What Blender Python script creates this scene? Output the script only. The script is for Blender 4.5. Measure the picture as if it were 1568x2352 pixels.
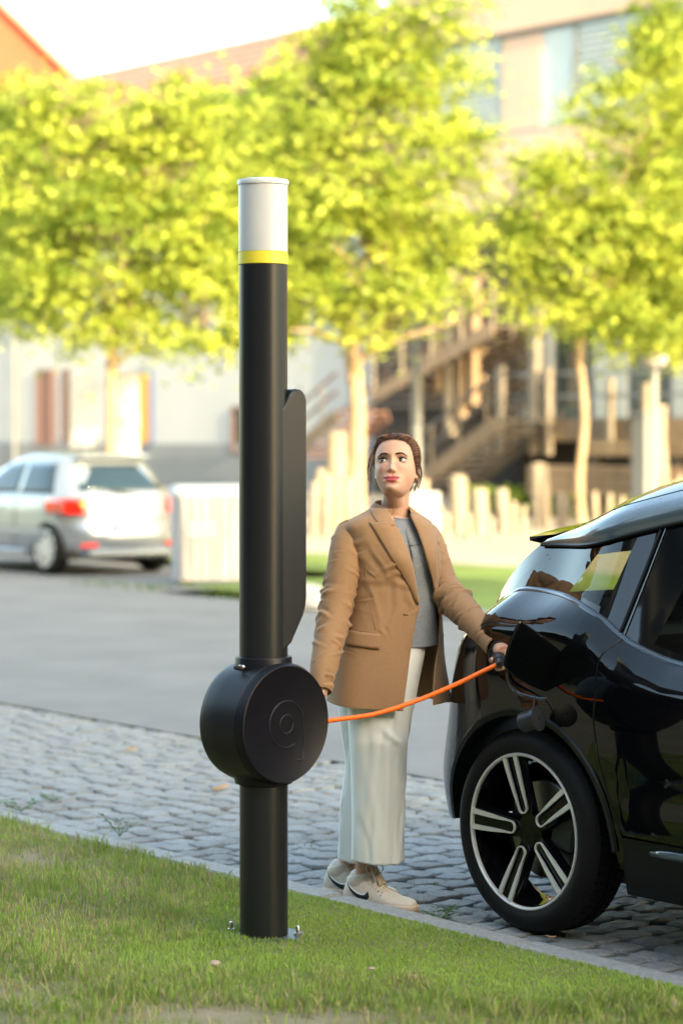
import bpy, bmesh, math, random
import numpy as np
from mathutils import Vector, Matrix, Quaternion, noise
random.seed(7); rng = np.random.default_rng(7)
S = bpy.context.scene
for o in list(bpy.data.objects): bpy.data.objects.remove(o)
COL = S.collection
R = math.radians; PI = math.pi

# ------------------------------------------------------------------ camera
FPX = 5553.0; CH = 1.72; PITCH = math.atan(186/FPX)
cd = bpy.data.cameras.new('camera'); cam = bpy.data.objects.new('camera', cd); COL.objects.link(cam)
cd.sensor_fit = 'VERTICAL'; cd.sensor_height = 36; cd.lens = 36*FPX/2352
cam.location = (0, 0, CH); cam.rotation_euler = (PI/2-PITCH, 0, 0)
cd.clip_start = .1; cd.clip_end = 1500
cd.dof.use_dof = True; cd.dof.focus_distance = 8.3; cd.dof.aperture_fstop = 2.0
S.camera = cam
# ------------------------------------------------------------------ world, sun, exposure
TOSUN = Vector((.52*math.cos(R(19)), -.854*math.cos(R(19)), math.sin(R(19)))).normalized()
W = bpy.data.worlds.new('World'); S.world = W; W.use_nodes = True
wn = W.node_tree.nodes; wl = W.node_tree.links
sky = wn.new('ShaderNodeTexSky'); sky.sky_type = 'NISHITA'; sky.sun_disc = False
sky.sun_elevation = R(19); sky.sun_rotation = math.atan2(.52, -.854)
sky.air_density = 1.0; sky.dust_density = 3.0; sky.ozone_density = 1.0
wl.new(sky.outputs[0], wn['Background'].inputs[0]); wn['Background'].inputs[1].default_value = .15
sl = bpy.data.lights.new('sun', 'SUN'); sl.energy = 2.0; sl.angle = R(.5); sl.color = (1, .86, .64)
so = bpy.data.objects.new('sun', sl); COL.objects.link(so)
so.rotation_euler = TOSUN.to_track_quat('Z', 'Y').to_euler(); so.location = (10, -20, 30)
S.view_settings.view_transform = 'Standard'; S.view_settings.look = 'None'
S.view_settings.gamma = 1; S.view_settings.use_curve_mapping = False
S.view_settings.exposure = 2.82
S.view_settings.use_white_balance = True; S.view_settings.white_balance_temperature = 7700; S.view_settings.white_balance_tint = 2
S.cycles.max_bounces = 8; S.cycles.transparent_max_bounces = 12

# ------------------------------------------------------------------ helpers
DV = (-.6157, .788); NV = (.788, .6157)            # along the street (receding) / across it (away)
def st(u, v, z=0.): return Vector((u*DV[0]+v*NV[0], u*DV[1]+v*NV[1], z))
ROAD_ROT = math.atan2(DV[1], DV[0])
def at(x, y, Y):
    u = (1176-y)/FPX; r = (x-784)/FPX
    dy = math.cos(PITCH)+u*math.sin(PITCH); dz = -math.sin(PITCH)+u*math.cos(PITCH)
    return Vector((r/dy*Y, Y, CH+dz/dy*Y))
def atv(x, y, v):
    u = (1176-y)/FPX; dy = math.cos(PITCH)+u*math.sin(PITCH); k = (x-784)/FPX/dy
    return at(x, y, v/(.788*k+.6157))
def uv_of(p): return p.x*DV[0]+p.y*DV[1], p.x*NV[0]+p.y*NV[1]

def tag(o, label=None, cat=None, group=None, kind=None):
    for k, v in (('label', label), ('category', cat), ('group', group), ('kind', kind)):
        if v: o[k] = v
    return o
def empty(name, loc=(0,0,0), rz=0, **k):
    o = bpy.data.objects.new(name, None); o.empty_display_size = .1
    o.location = loc; o.rotation_euler = (0, 0, rz); COL.objects.link(o); return tag(o, **k)
def mesh_obj(name, verts, faces, m, parent=None, smooth=True, mats=None, midx=None, **k):
    me = bpy.data.meshes.new(name)
    me.from_pydata([tuple(v) for v in verts], [], [tuple(f) for f in faces])
    for mm in (mats or [m]): me.materials.append(mm)
    if midx is not None: me.polygons.foreach_set('material_index', midx)
    me.polygons.foreach_set('use_smooth', [smooth]*len(me.polygons)); me.update()
    o = bpy.data.objects.new(name, me); COL.objects.link(o)
    if parent: o.parent = parent
    return tag(o, **k)
def fast_mesh(name, V, F, m, parent=None, smooth=False, colors=None, **k):
    """V (n,3) array, F (m,q) array of equal-size faces"""
    me = bpy.data.meshes.new(name); n, q = F.shape
    me.vertices.add(len(V)); me.vertices.foreach_set('co', np.ascontiguousarray(V, dtype=np.float32).ravel())
    me.loops.add(n*q); me.loops.foreach_set('vertex_index', np.ascontiguousarray(F, dtype=np.int32).ravel())
    me.polygons.add(n); me.polygons.foreach_set('loop_start', np.arange(n, dtype=np.int32)*q)
    me.polygons.foreach_set('use_smooth', np.full(n, smooth))
    me.materials.append(m); me.update(calc_edges=True)
    if colors is not None:
        ca = me.color_attributes.new('tint', 'FLOAT_COLOR', 'POINT')
        ca.data.foreach_set('color', np.ascontiguousarray(np.c_[colors, np.ones(len(V))], dtype=np.float32).ravel())
    o = bpy.data.objects.new(name, me); COL.objects.link(o)
    if parent: o.parent = parent
    return tag(o, **k)
class MB:
    def __init__(s): s.v = []; s.f = []
    def add(s, V, F):
        b = len(s.v); s.v += [Vector(p) for p in V]; s.f += [tuple(i+b for i in f) for f in F]; return s
    def box(s, c, d, rz=0, M=None, bev=0):
        hx, hy, hz = d[0]/2, d[1]/2, d[2]/2
        if bev:
            b = bev; V = []; q = []
            for zz, ins in ((-hz, b), (-hz+b, 0), (hz-b, 0), (hz, b)):
                x, y = hx-ins, hy-ins; c2 = b*.6
                V += [(-x+c2,-y,zz),(x-c2,-y,zz),(x,-y+c2,zz),(x,y-c2,zz),(x-c2,y,zz),(-x+c2,y,zz),(-x,y-c2,zz),(-x,-y+c2,zz)]
            F = [tuple(range(7,-1,-1)), tuple(range(24,32))]
            for k in range(3):
                for i in range(8): j = (i+1) % 8; F.append((k*8+i, k*8+j, k*8+8+j, k*8+8+i))
        else:
            V = [(sx*hx, sy*hy, sz*hz) for sz in (-1,1) for sx, sy in ((-1,-1),(1,-1),(1,1),(-1,1))]
            F = [(3,2,1,0),(4,5,6,7),(0,1,5,4),(1,2,6,5),(2,3,7,6),(3,0,4,7)]
        MM = (M or Matrix.Rotation(rz, 4, 'Z'))
        return s.add([(MM @ Vector(p).to_4d()).to_3d()+Vector(c) for p in V], F)
    def beam(s, a, b, w, h, bev=0, up=(0,0,1)):
        a = Vector(a); b = Vector(b); d = (b-a); L = d.length; d.normalize()
        up = Vector(up); side = up.cross(d)
        if side.length < 1e-4: side = Vector((1,0,0)).cross(d)
        side.normalize(); u2 = d.cross(side)
        M = Matrix((d, side, u2)).transposed().to_4x4()
        return s.box((a+b)/2, (L, w, h), M=M, bev=bev)
    def loft(s, rings, closed=True, cap0=True, cap1=True):
        n = len(rings[0]); V = [p for r in rings for p in r]; F = []
        for k in range(len(rings)-1):
            for i in range(n if closed else n-1):
                j = (i+1) % n; F.append((k*n+i, k*n+j, (k+1)*n+j, (k+1)*n+i))
        if cap0: F.append(tuple(range(n-1, -1, -1)))
        if cap1: F.append(tuple(range((len(rings)-1)*n, len(rings)*n)))
        return s.add(V, F)
    def tube(s, pts, r, n=10, caps=True, flat=1., upv=None):
        pts = [Vector(p) for p in pts]; rr = r if hasattr(r, '__len__') else [r]*len(pts)
        rings = []; prev = None
        for i, p in enumerate(pts):
            t = (pts[min(i+1, len(pts)-1)]-pts[max(i-1, 0)]).normalized()
            if prev is None:
                a = Vector(upv) if upv else (Vector((0,0,1)) if abs(t.z) < .9 else Vector((1,0,0)))
                x = t.cross(a).normalized()
            else: x = (prev-t*prev.dot(t)).normalized()
            prev = x; y = t.cross(x)
            rings.append([p+(x*math.cos(q)+y*math.sin(q)*flat)*rr[i] for q in [2*PI*k/n for k in range(n)]])
        return s.loft(rings, True, caps, caps)
    def lathe(s, prof, n=32, M=Matrix.Identity(4), caps=True):
        rings = [[(M @ Vector((r*math.cos(2*PI*k/n), r*math.sin(2*PI*k/n), z, 1))).to_3d() for k in range(n)] for r, z in prof]
        return s.loft(rings, True, caps, caps)
    def prism(s, poly, h0, h1, M=Matrix.Identity(4)):
        n = len(poly)
        V = [(M @ Vector((x, y, z, 1))).to_3d() for z in (h0, h1) for x, y in poly]
        return s.add(V, [tuple(range(n-1,-1,-1)), tuple(range(n, 2*n))]+[(i, (i+1) % n, n+(i+1) % n, n+i) for i in range(n)])
    def grid(s, P, closed_u=False):
        nr = len(P); nc = len(P[0]); F = []
        for i in range(nr-1):
            for j in range(nc if closed_u else nc-1):
                F.append((i*nc+j, i*nc+(j+1) % nc, (i+1)*nc+(j+1) % nc, (i+1)*nc+j))
        return s.add([p for r in P for p in r], F)
    def obj(s, name, m, parent=None, smooth=False, auto=True, **k):
        o = mesh_obj(name, s.v, s.f, m, parent, smooth, **k)
        if smooth and auto:
            try: o.data.set_sharp_from_angle(angle=R(38))
            except Exception: pass
        return o
def mods(o, solid=0, sub=0, bev=0, off=-1):
    if solid: q = o.modifiers.new('s', 'SOLIDIFY'); q.thickness = solid; q.offset = off
    if bev: q = o.modifiers.new('b', 'BEVEL'); q.width = bev; q.segments = 2; q.limit_method = 'ANGLE'
    if sub: q = o.modifiers.new('u', 'SUBSURF'); q.levels = sub; q.render_levels = sub
    return o
def interp(x, T, c=1):
    xs = [t[0] for t in T]; return float(np.interp(x, xs, [t[c] for t in T]))
def smooth_interp(x, T, c=1):
    """Catmull-Rom through a table"""
    n = len(T)
    if x <= T[0][0]: return T[0][c]
    if x >= T[-1][0]: return T[-1][c]
    for i in range(n-1):
        if x <= T[i+1][0]: break
    x0, x1 = T[i][0], T[i+1][0]; y0, y1 = T[i][c], T[i+1][c]
    m0 = (y1-T[i-1][c])/(x1-T[i-1][0]) if i > 0 else (y1-y0)/(x1-x0)
    m1 = (T[i+2][c]-y0)/(T[i+2][0]-x0) if i < n-2 else (y1-y0)/(x1-x0)
    h = x1-x0; t = (x-x0)/h
    return (2*t**3-3*t*t+1)*y0+(t**3-2*t*t+t)*h*m0+(-2*t**3+3*t*t)*y1+(t**3-t*t)*h*m1
def crv(pts, n):
    """Catmull-Rom resample of a point list"""
    pts = [Vector(p) for p in pts]; out = []
    d = [0]
    for a, b in zip(pts, pts[1:]): d.append(d[-1]+(b-a).length)
    for k in range(n):
        s_ = d[-1]*k/(n-1)
        out.append(Vector([smooth_interp(s_, [(d[i], pts[i][c]) for i in range(len(pts))]) for c in range(3)]))
    return out

# ------------------------------------------------------------------ materials
def mat(name, col, rough=.6, metal=0, var=0., vscale=5., bump=0., bscale=40., coat=0, spec=None, sheen=0, emis=None,
        trans=0, alpha=1, ior=None, col2=None, stretch=None, detail=4, attr=None, subsurf=0, trl=0):
    m = bpy.data.materials.new(name); m.use_nodes = True; nt = m.node_tree; N = nt.nodes; L = nt.links
    b = N['Principled BSDF']; I = b.inputs
    I['Base Color'].default_value = (*col, 1); I['Roughness'].default_value = rough; I['Metallic'].default_value = metal
    if coat: I['Coat Weight'].default_value = coat; I['Coat Roughness'].default_value = .02
    if spec is not None: I['Specular IOR Level'].default_value = spec
    if sheen: I['Sheen Weight'].default_value = sheen
    if trans: I['Transmission Weight'].default_value = trans
    if ior: I['IOR'].default_value = ior
    if subsurf: I['Subsurface Weight'].default_value = subsurf; I['Subsurface Radius'].default_value = (.012, .004, .002); I['Subsurface Scale'].default_value = 1
    if emis: I['Emission Color'].default_value = (*emis[0], 1); I['Emission Strength'].default_value = emis[1]
    tc = N.new('ShaderNodeTexCoord'); vec = tc.outputs['Object']
    if stretch:
        mp = N.new('ShaderNodeMapping'); mp.inputs['Scale'].default_value = stretch; L.new(vec, mp.inputs[0]); vec = mp.outputs[0]
    base = None
    if attr:
        a = N.new('ShaderNodeAttribute'); a.attribute_name = attr; base = a.outputs['Color']
    if var or col2:
        nz = N.new('ShaderNodeTexNoise'); nz.inputs['Scale'].default_value = vscale; nz.inputs['Detail'].default_value = detail
        nz.inputs['Roughness'].default_value = .65; L.new(vec, nz.inputs['Vector'])
        mr = N.new('ShaderNodeMapRange'); mr.inputs[1].default_value = .3; mr.inputs[2].default_value = .7; L.new(nz.outputs[0], mr.inputs[0])
        if col2:
            mx = N.new('ShaderNodeMix'); mx.data_type = 'RGBA'; mx.inputs[6].default_value = (*col, 1); mx.inputs[7].default_value = (*col2, 1)
            L.new(mr.outputs[0], mx.inputs[0]); base = mx.outputs[2]
        else:
            mr.inputs[3].default_value = 1-var; mr.inputs[4].default_value = 1+var
            mx = N.new('ShaderNodeMix'); mx.data_type = 'RGBA'; mx.blend_type = 'MULTIPLY'; mx.inputs[0].default_value = 1
            if base is not None: L.new(base, mx.inputs[6])
            else: mx.inputs[6].default_value = (*col, 1)
            L.new(mr.outputs[0], mx.inputs[7]); base = mx.outputs[2]
    if base is not None: L.new(base, I['Base Color'])
    if bump:
        n2 = N.new('ShaderNodeTexNoise'); n2.inputs['Scale'].default_value = bscale; n2.inputs['Detail'].default_value = 5; L.new(vec, n2.inputs['Vector'])
        bp = N.new('ShaderNodeBump'); bp.inputs['Strength'].default_value = min(1, bump); bp.inputs['Distance'].default_value = .5/bscale
        L.new(n2.outputs[0], bp.inputs['Height']); L.new(bp.outputs[0], I['Normal'])
    if trl:
        t = N.new('ShaderNodeBsdfTranslucent'); mxs = N.new('ShaderNodeMixShader'); mxs.inputs[0].default_value = trl
        if base is not None: L.new(base, t.inputs[0])
        else: t.inputs[0].default_value = (*col, 1)
        L.new(b.outputs[0], mxs.inputs[1]); L.new(t.outputs[0], mxs.inputs[2]); L.new(mxs.outputs[0], N['Material Output'].inputs[0])
    if alpha < 1: I['Alpha'].default_value = alpha
    return m
M = dict(
 asphalt=mat('asphalt', (.165,.165,.16), .9, var=.14, vscale=1.1, bump=.5, bscale=160),
 soil=mat('soil', (.15,.14,.055), .95, col2=(.27,.21,.13), vscale=4, bump=.8, bscale=60),
 joint=mat('joint_dirt', (.03,.024,.017), .95, col2=(.075,.05,.03), vscale=14, bump=.8, bscale=90),
 cobble=mat('cobble_granite', (.205,.215,.215), .75, var=.24, vscale=5, bump=.35, bscale=9, detail=10),
 cobble2=mat('cobble_granite_light', (.24,.25,.25), .75, var=.22, vscale=5, bump=.35, bscale=9, detail=10),
 cobble3=mat('cobble_granite_warm', (.19,.192,.186), .78, var=.26, vscale=6, bump=.35, bscale=8, detail=10),
 kerb=mat('kerb_granite', (.26,.26,.25), .8, var=.3, vscale=60, bump=.7, bscale=120, detail=8),
 paving=mat('plaza_paving', (.30,.26,.21), .9, var=.2, vscale=.6, bump=.3, bscale=30),
 turf=mat('turf_soil', (.14,.20,.04), .95, col2=(.19,.19,.07), vscale=1.6, bump=.6, bscale=50),
 lawnfar=mat('far_lawn', (.12,.18,.025), .9, var=.3, vscale=1.2, bump=.6, bscale=12),
 grass=mat('grass_blade', (.1,.2,.03), .55, attr='tint', trl=.35, spec=.3),
 leaf=mat('leaf', (.1,.2,.03), .5, attr='tint', trl=.42, spec=.3),
 bark=mat('bark', (.30,.21,.13), .9, var=.35, vscale=9, bump=1, bscale=30, stretch=(1,1,.25)),
 twig=mat('weed_stem', (.10,.14,.04), .7),
 weed=mat('weed_leaf', (.05,.13,.025), .5, var=.3, vscale=60, trl=.25),
 dryleaf=mat('dry_leaf', (.36,.22,.11), .8, var=.3, vscale=80),
 pole=mat('pole_coating', (.012,.013,.015), .33, spec=.32, var=.1, vscale=3, bump=.25, bscale=900),
 drum=mat('drum_coating', (.005,.005,.008), .40, spec=.28, var=.08, vscale=4, bump=.3, bscale=700),
 frost=mat('frosted_lamp', (.52,.525,.53), .35, trans=.0, subsurf=.3, var=.03, vscale=3),
 whitecap=mat('lamp_cap', (.55,.56,.56), .35),
 yellow=mat('yellow_band', (.70,.58,.05), .4),
 steel=mat('bolt_steel', (.55,.55,.55), .3, metal=1),
 plate=mat('base_plate', (.13,.15,.16), .45, metal=.6),
 cable=mat('orange_cable', (1.0,.15,.006), .45),
 greyplastic=mat('grey_plastic', (.025,.027,.03), .28), plastic=mat('black_plastic', (.010,.011,.012), .45, var=.1, vscale=20, bump=.15, bscale=400),
 paint=mat('black_paint', (.0015,.002,.003), .12, coat=1, spec=0),
 paintlow=mat('black_trim_plastic', (.004,.0045,.005), .38, spec=.25, bump=.1, bscale=500),
 glass=mat('tinted_glass', (.002,.003,.003), .01, ior=1.7),
 cab=mat('car_cabin', (.02,.02,.02), .9),
 skytrim=mat('blue_grey_sky_trim', (.11,.145,.17), .2, metal=.3, coat=1), darkchrome=mat('dark_chrome', (.05,.065,.08), .18, metal=.5, coat=1),
 rim=mat('machined_rim', (.72,.70,.66), .34, metal=.4, bump=.05, bscale=200),
 rimblack=mat('rim_black', (.003,.003,.004), .18, coat=.6, spec=0),
 tyre=mat('tyre_rubber', (.006,.006,.006), .62, spec=.22, bump=.3, bscale=90, var=.2, vscale=15),
 emblem=mat('drum_relief', (.012,.012,.016), .35, spec=.4), disc=mat('brake_disc', (.28,.27,.26), .35, metal=1),
 silver=mat('silver_paint', (.30,.33,.36), .25, metal=.55, coat=1),
 carglass=mat('car_glass', (.015,.03,.04), .03, coat=.6, spec=.3),
 red=mat('red_lens', (.75,.015,.01), .12, coat=1), amber=mat('amber_lens', (.9,.35,.05), .15, coat=1),
 whiteplastic=mat('white_plastic', (.42,.40,.39), .6, var=.25, vscale=7, stretch=(1,1,.2)),
 bluestrip=mat('plate_blue', (.02,.08,.5), .4),
 white=mat('white_board', (.55,.55,.55), .35),
 render=mat('white_render', (.38,.385,.38), .85, var=.05, vscale=.5),
 renderlow=mat('grey_plinth', (.17,.18,.185), .85, var=.06, vscale=.6),
 brick=mat('red_brick', (.24,.06,.03), .85, var=.12, vscale=1.5),
 rooftile=mat('red_roof_tile', (.40,.17,.13), .8, var=.1, vscale=1.2),
 peach=mat('peach_wall', (.50,.36,.29), .85, var=.06, vscale=.4),
 slat=mat('dark_slat', (.10,.075,.06), .75, var=.2, vscale=2),
 wood=mat('weathered_timber', (.25,.17,.105), .8, var=.25, vscale=6, stretch=(1,1,.3), bump=.3, bscale=20),
 woodgrey=mat('grey_timber', (.12,.105,.095), .85, var=.2, vscale=3),
 post=mat('pale_post', (.23,.19,.145), .8, var=.2, vscale=5, bump=.3, bscale=20),
 steelpost=mat('grey_post', (.19,.20,.21), .5, metal=.3),
 bluewin=mat('window_glass', (.30,.33,.34), .06, coat=1, var=.15, vscale=.3),
 darkwin=mat('dark_window', (.02,.035,.04), .08, coat=1),
 redbrown=mat('red_brown_door', (.17,.085,.065), .6), blueframe=mat('blue_frame', (.06,.09,.20), .5), orange=mat('orange_poster', (.75,.33,.06), .5),
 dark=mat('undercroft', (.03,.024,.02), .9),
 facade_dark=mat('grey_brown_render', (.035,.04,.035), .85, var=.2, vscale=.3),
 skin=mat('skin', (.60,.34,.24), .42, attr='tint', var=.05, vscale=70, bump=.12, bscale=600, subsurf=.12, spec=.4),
 hair=mat('hair', (.085,.034,.017), .5, var=.45, vscale=60, stretch=(1,1,1), spec=.3, bump=.5, bscale=260),
 hair2=mat('hair_highlight', (.26,.12,.055), .45, spec=.4),
 brow=mat('eyebrow', (.045,.022,.015), .6),
 eyewhite=mat('eye_white', (.50,.49,.48), .15, coat=.6), iris=mat('iris', (.05,.025,.012), .1, coat=1), lash=mat('lash', (.012,.008,.007), .5),
 blazer=mat('camel_wool', (.30,.162,.075), .8, var=.07, vscale=130, bump=.35, bscale=500, sheen=.15),
 lining=mat('blazer_lining', (.16,.11,.075), .6),
 seam=mat('blazer_seam', (.26,.13,.05), .85),
 shirt=mat('heather_grey', (.20,.215,.23), .9, var=.28, vscale=260, detail=2, bump=.2, bscale=500, sheen=.1),
 trousers=mat('white_linen', (.86,.86,.84), .8, var=.03, vscale=6, bump=.2, bscale=450, sheen=.1),
 shoe=mat('cream_leather', (.66,.57,.46), .55, var=.05, vscale=25, bump=.2, bscale=300),
 sole=mat('cream_sole', (.60,.46,.33), .6), gum=mat('gum_sole', (.5,.22,.06), .6), lace=mat('lace', (.78,.66,.52), .8),
 black=mat('black_leather', (.01,.011,.018), .4), whiteleather=mat('white_trim', (.8,.8,.78), .5),
 pebble=mat('pebble', (.42,.30,.23), .8, var=.15, vscale=60),
 rock=mat('rock', (.36,.36,.35), .85, var=.25, vscale=6, bump=.6, bscale=15),
)
# leaded tinted glass one can look through
mg = bpy.data.materials.new('see_through_tint'); mg.use_nodes = True; N_ = mg.node_tree.nodes; L_ = mg.node_tree.links
N_.remove(N_['Principled BSDF']); tb = N_.new('ShaderNodeBsdfTransparent'); tb.inputs[0].default_value = (.60,.62,.50,1)
gb = N_.new('ShaderNodeBsdfGlossy'); gb.inputs['Roughness'].default_value = .01; fr = N_.new('ShaderNodeFresnel'); fr.inputs[0].default_value = 1.5
mx_ = N_.new('ShaderNodeMixShader'); L_.new(fr.outputs[0], mx_.inputs[0]); L_.new(tb.outputs[0], mx_.inputs[1]); L_.new(gb.outputs[0], mx_.inputs[2])
L_.new(mx_.outputs[0], N_['Material Output'].inputs[0]); M['tint'] = mg
# ================================================================== SETTING
def sheet(name, u0, u1, v0, v1, z, m, nu=2, nv=2, fz=None):
    P = [[st(u0+(u1-u0)*i/(nu-1), v0+(v1-v0)*j/(nv-1), z+(fz(u0+(u1-u0)*i/(nu-1), v0+(v1-v0)*j/(nv-1)) if fz else 0)) for j in range(nv)] for i in range(nu)]
    mb = MB(); mb.grid(P); mb.f = [tuple(reversed(f)) for f in mb.f]
    o = mb.obj(name, m, smooth=True, kind='structure')
    if o.data.polygons[0].normal.z < 0: o.data.flip_normals()
    return o
sheet('ground', -400, 900, -500, 900, -.10, M['turf'])
sheet('road', -60, 140, 7.72, 14.35, -.004, M['asphalt'])
sheet('far_parking_lane', 21.6, 140, 14.36, 17.2, -.006, M['asphalt'])
# near verge: soil under the grass, gently uneven
def vz(u, v): return .012*noise.noise(Vector((u*.9, v*.9, 0)))+.006*noise.noise(Vector((u*4, v*4, 3)))
sheet('verge_soil', -6, 30, -8, 5.19, .052, M['soil'], 150, 70, vz)
lane = sheet('cobbled_parking_lane', -10, 60, 5.34, 7.72, -.030, M['joint'])
# kerb stones near (parts of a kerb)
kerb = empty('kerb', kind='structure')
kb = MB().box((0,0,0), (.985, .125, .22), bev=.012).obj('kerb_stone', M['kerb'], kerb)
u = -1.2; i = 0
while u < 26:
    k = kb if i == 0 else kb.copy()
    if i: COL.objects.link(k); k.parent = kerb
    k.location = st(u+.5, 5.272, -.052+random.uniform(-.003,.003)); k.rotation_euler = (0, 0, ROAD_ROT+random.uniform(-.006,.006)); u += 1.0; i += 1
# far kerb + island verge
farkerb = empty('far_kerb', kind='structure')
kf = MB().box((0,0,0), (1.97,.14,.2), bev=.012).obj('kerb_stone', M['kerb'], farkerb)
for i in range(16):
    k = kf if i == 0 else kf.copy()
    if i: COL.objects.link(k); k.parent = farkerb
    k.location = st(-14+2*i, 14.42, 0.0); k.rotation_euler = (0,0,ROAD_ROT)
sheet('far_lawn', -30, 21.5, 14.5, 17.2, .07, M['lawnfar'], 40, 12, lambda u,v: .02*noise.noise(Vector((u,v,1))))
sheet('far_lawn', -30, 60, 17.25, 19.6, .075, M['lawnfar'], 40, 12, lambda u,v: .02*noise.noise(Vector((u,v,1))))
sheet('plaza', -60, 120, 19.65, 60, .04, M['paving'])
sheet('plaza_grass', -40, 10, 29.5, 31, .055, M['lawnfar'])

# ---- cobbles
def cobble_mesh(k):
    r = random.Random(100+k); n = 10
    base = []
    for i in range(n):
        t = 2*PI*i/n+.2; c, s_ = math.cos(t), math.sin(t)
        q = (abs(c)**5+abs(s_)**5)**(-1/5)*.5*(1+r.uniform(-.06,.05)); base.append((c*q, s_*q))
    rings = []
    for sc, z in ((.95,-.5), (1.0,-.16), (.97,-.02), (.90,.03), (.5,.045)):
        rings.append([(x*sc*1.0, y*sc, z+(r.uniform(-.05,.05) if sc < .95 else r.uniform(-.02,.02))) for x, y in base])
    mb = MB().loft(rings, True, False, False)
    b = len(mb.v); mb.v.append(Vector((0,0,.04+r.uniform(-.05,.05)))); mb.f += [(b-n+i, b-n+(i+1) % n, b) for i in range(n)]
    me = bpy.data.meshes.new('cobble'); me.from_pydata([tuple(v) for v in mb.v], [], mb.f)
    me.polygons.foreach_set('use_smooth', [False]*len(me.polygons)); me.materials.append(M[('cobble','cobble2','cobble3')[k % 3]]); me.update(); return me
cobs = [cobble_mesh(k) for k in range(18)]
spots = []
u = -4.0; row = 0
while u < 26:
    du = random.uniform(.120,.148); v = 5.345+random.uniform(0,.05); row += 1
    bow = random.uniform(-.02,.02)
    while v < 7.66:
        dv = random.uniform(.115,.160); dv = min(dv, 7.71-v)
        if 7.71-v-dv < .09: dv = 7.712-v
        if dv < .07: break
        vc = v+dv/2; uc = u+du/2+.035*math.sin(vc*2.1+u*.25)+random.uniform(-.008,.008)+bow*(vc-6.5)
        spots.append((uc, vc, du-.009, dv-.009, random.uniform(-.07,.07), random.uniform(-.004,.003), random.randrange(18)))
        v += dv
    u += du
def shown(s_):
    p = st(s_[0], s_[1]); x = 784+p.x/p.y*FPX; y = 990+CH/p.y*FPX
    vis = -20 < x < 1590 and y < 2360 and p.y > 2
    if vis and (548 < x < 664): vis = False
    if vis and x > 1130+ (2150-y)*.0 and s_[1] > 5.75 and y > 1990 and x > 1090: vis = False
    return (0 if vis else 1, p.y)
spots.sort(key=shown)
for i, (uc, vc, du, dv, rz, dz, k) in enumerate(spots[:300]):
    o = bpy.data.objects.new('cobble', cobs[k]); COL.objects.link(o); o.parent = lane
    o.location = st(uc, vc, -.008+dz); o.scale = (du, dv, .06)
    o.rotation_euler = (random.uniform(-.025,.025), random.uniform(-.025,.025), ROAD_ROT+rz)
V, F, b = [], [], 0
quads = {k: (np.array([v.co for v in cobs[k].vertices]), np.array([[*p.vertices] for p in cobs[k].polygons if len(p.vertices) == 4])) for k in range(18)}
for uc, vc, du, dv, rz, dz, k in spots[300:]:
    P0, Q = quads[k]; P = P0*np.array([du, dv, .06]); a = ROAD_ROT+rz
    P = np.c_[P[:,0]*math.cos(a)-P[:,1]*math.sin(a), P[:,0]*math.sin(a)+P[:,1]*math.cos(a), P[:,2]]+np.array(st(uc, vc, -.008+dz))
    V.append(P); Q2 = Q+b; F.append(Q2)
    n0 = len(P0)-11; c = len(P0)-1
    F.append(np.array([[n0+i+b, n0+(i+1) % 10+b, c+b, c+b] for i in range(0)]).reshape(-1,4).astype(int) if False else np.array([[n0+i+b, n0+i+1+b, n0+(i+2) % 10+b, c+b] for i in range(0,10,2)]))
    b += len(P)
fast_mesh('cobbles_beyond', np.vstack(V), np.vstack(F), M['cobble'], lane, smooth=False, kind='stuff')

# ---- grass blades
def blades(name, P, h, w, cols, m, lean=.45, parent=None, **k):
    n = len(P); ang = rng.uniform(0, 2*PI, n); dx, dy = np.cos(ang), np.sin(ang)
    la = rng.uniform(0, 2*PI, n); lm = rng.uniform(.1, lean, n)*h; lx, ly = np.cos(la)*lm, np.sin(la)*lm
    V = np.empty((n,7,3)); W_ = w[:,None]
    for i, (t, ww) in enumerate(((0,1.),(0,-1.),(.4,.85),(.4,-.85),(.75,.55),(.75,-.55),(1.,0))):
        bend = t*t
        V[:,i,0] = P[:,0]+dx*w*ww/2+lx*bend; V[:,i,1] = P[:,1]+dy*w*ww/2+ly*bend; V[:,i,2] = P[:,2]+h*t*(1-.25*bend*lean)
    b = (np.arange(n)*7)[:,None]
    F = np.vstack([b+np.array([0,1,3,2]), b+np.array([2,3,5,4]), b+np.array([4,5,6,6])])
    F4 = np.vstack([b+np.array([0,1,3,2]), b+np.array([2,3,5,4])]); F3 = b+np.array([4,5,6])
    tri = np.vstack([F4[:,[0,1,2]], F4[:,[0,2,3]], F3])
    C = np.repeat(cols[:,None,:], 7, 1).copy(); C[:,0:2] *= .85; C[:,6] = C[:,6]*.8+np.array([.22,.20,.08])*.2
    return fast_mesh(name, V.reshape(-1,3), tri, m, parent, colors=C.reshape(-1,3), **k)
def fbm(x, y, s, seed):
    return np.array([noise.noise(Vector((a*s+seed, b*s-seed, seed*.7))) for a, b in zip(x, y)])
n = 430000
Yv = rng.uniform(6.4, 11.8, n); Xv = (rng.uniform(-520, 1900, n)-784)/FPX*Yv
vv = Xv*NV[0]+Yv*NV[1]; uu = Xv*DV[0]+Yv*DV[1]
keep = (vv < 5.215) & (vv > 2)
Xv, Yv, uu, vv = Xv[keep], Yv[keep], uu[keep], vv[keep]
n1 = fbm(Xv, Yv, 1.6, 3.1); n2 = fbm(Xv, Yv, 6., 9.3); n3 = fbm(Xv, Yv, 17., 5.)
sx = 784+Xv/Yv*FPX; sy = 990+(CH-.06)/Yv*FPX
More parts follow.
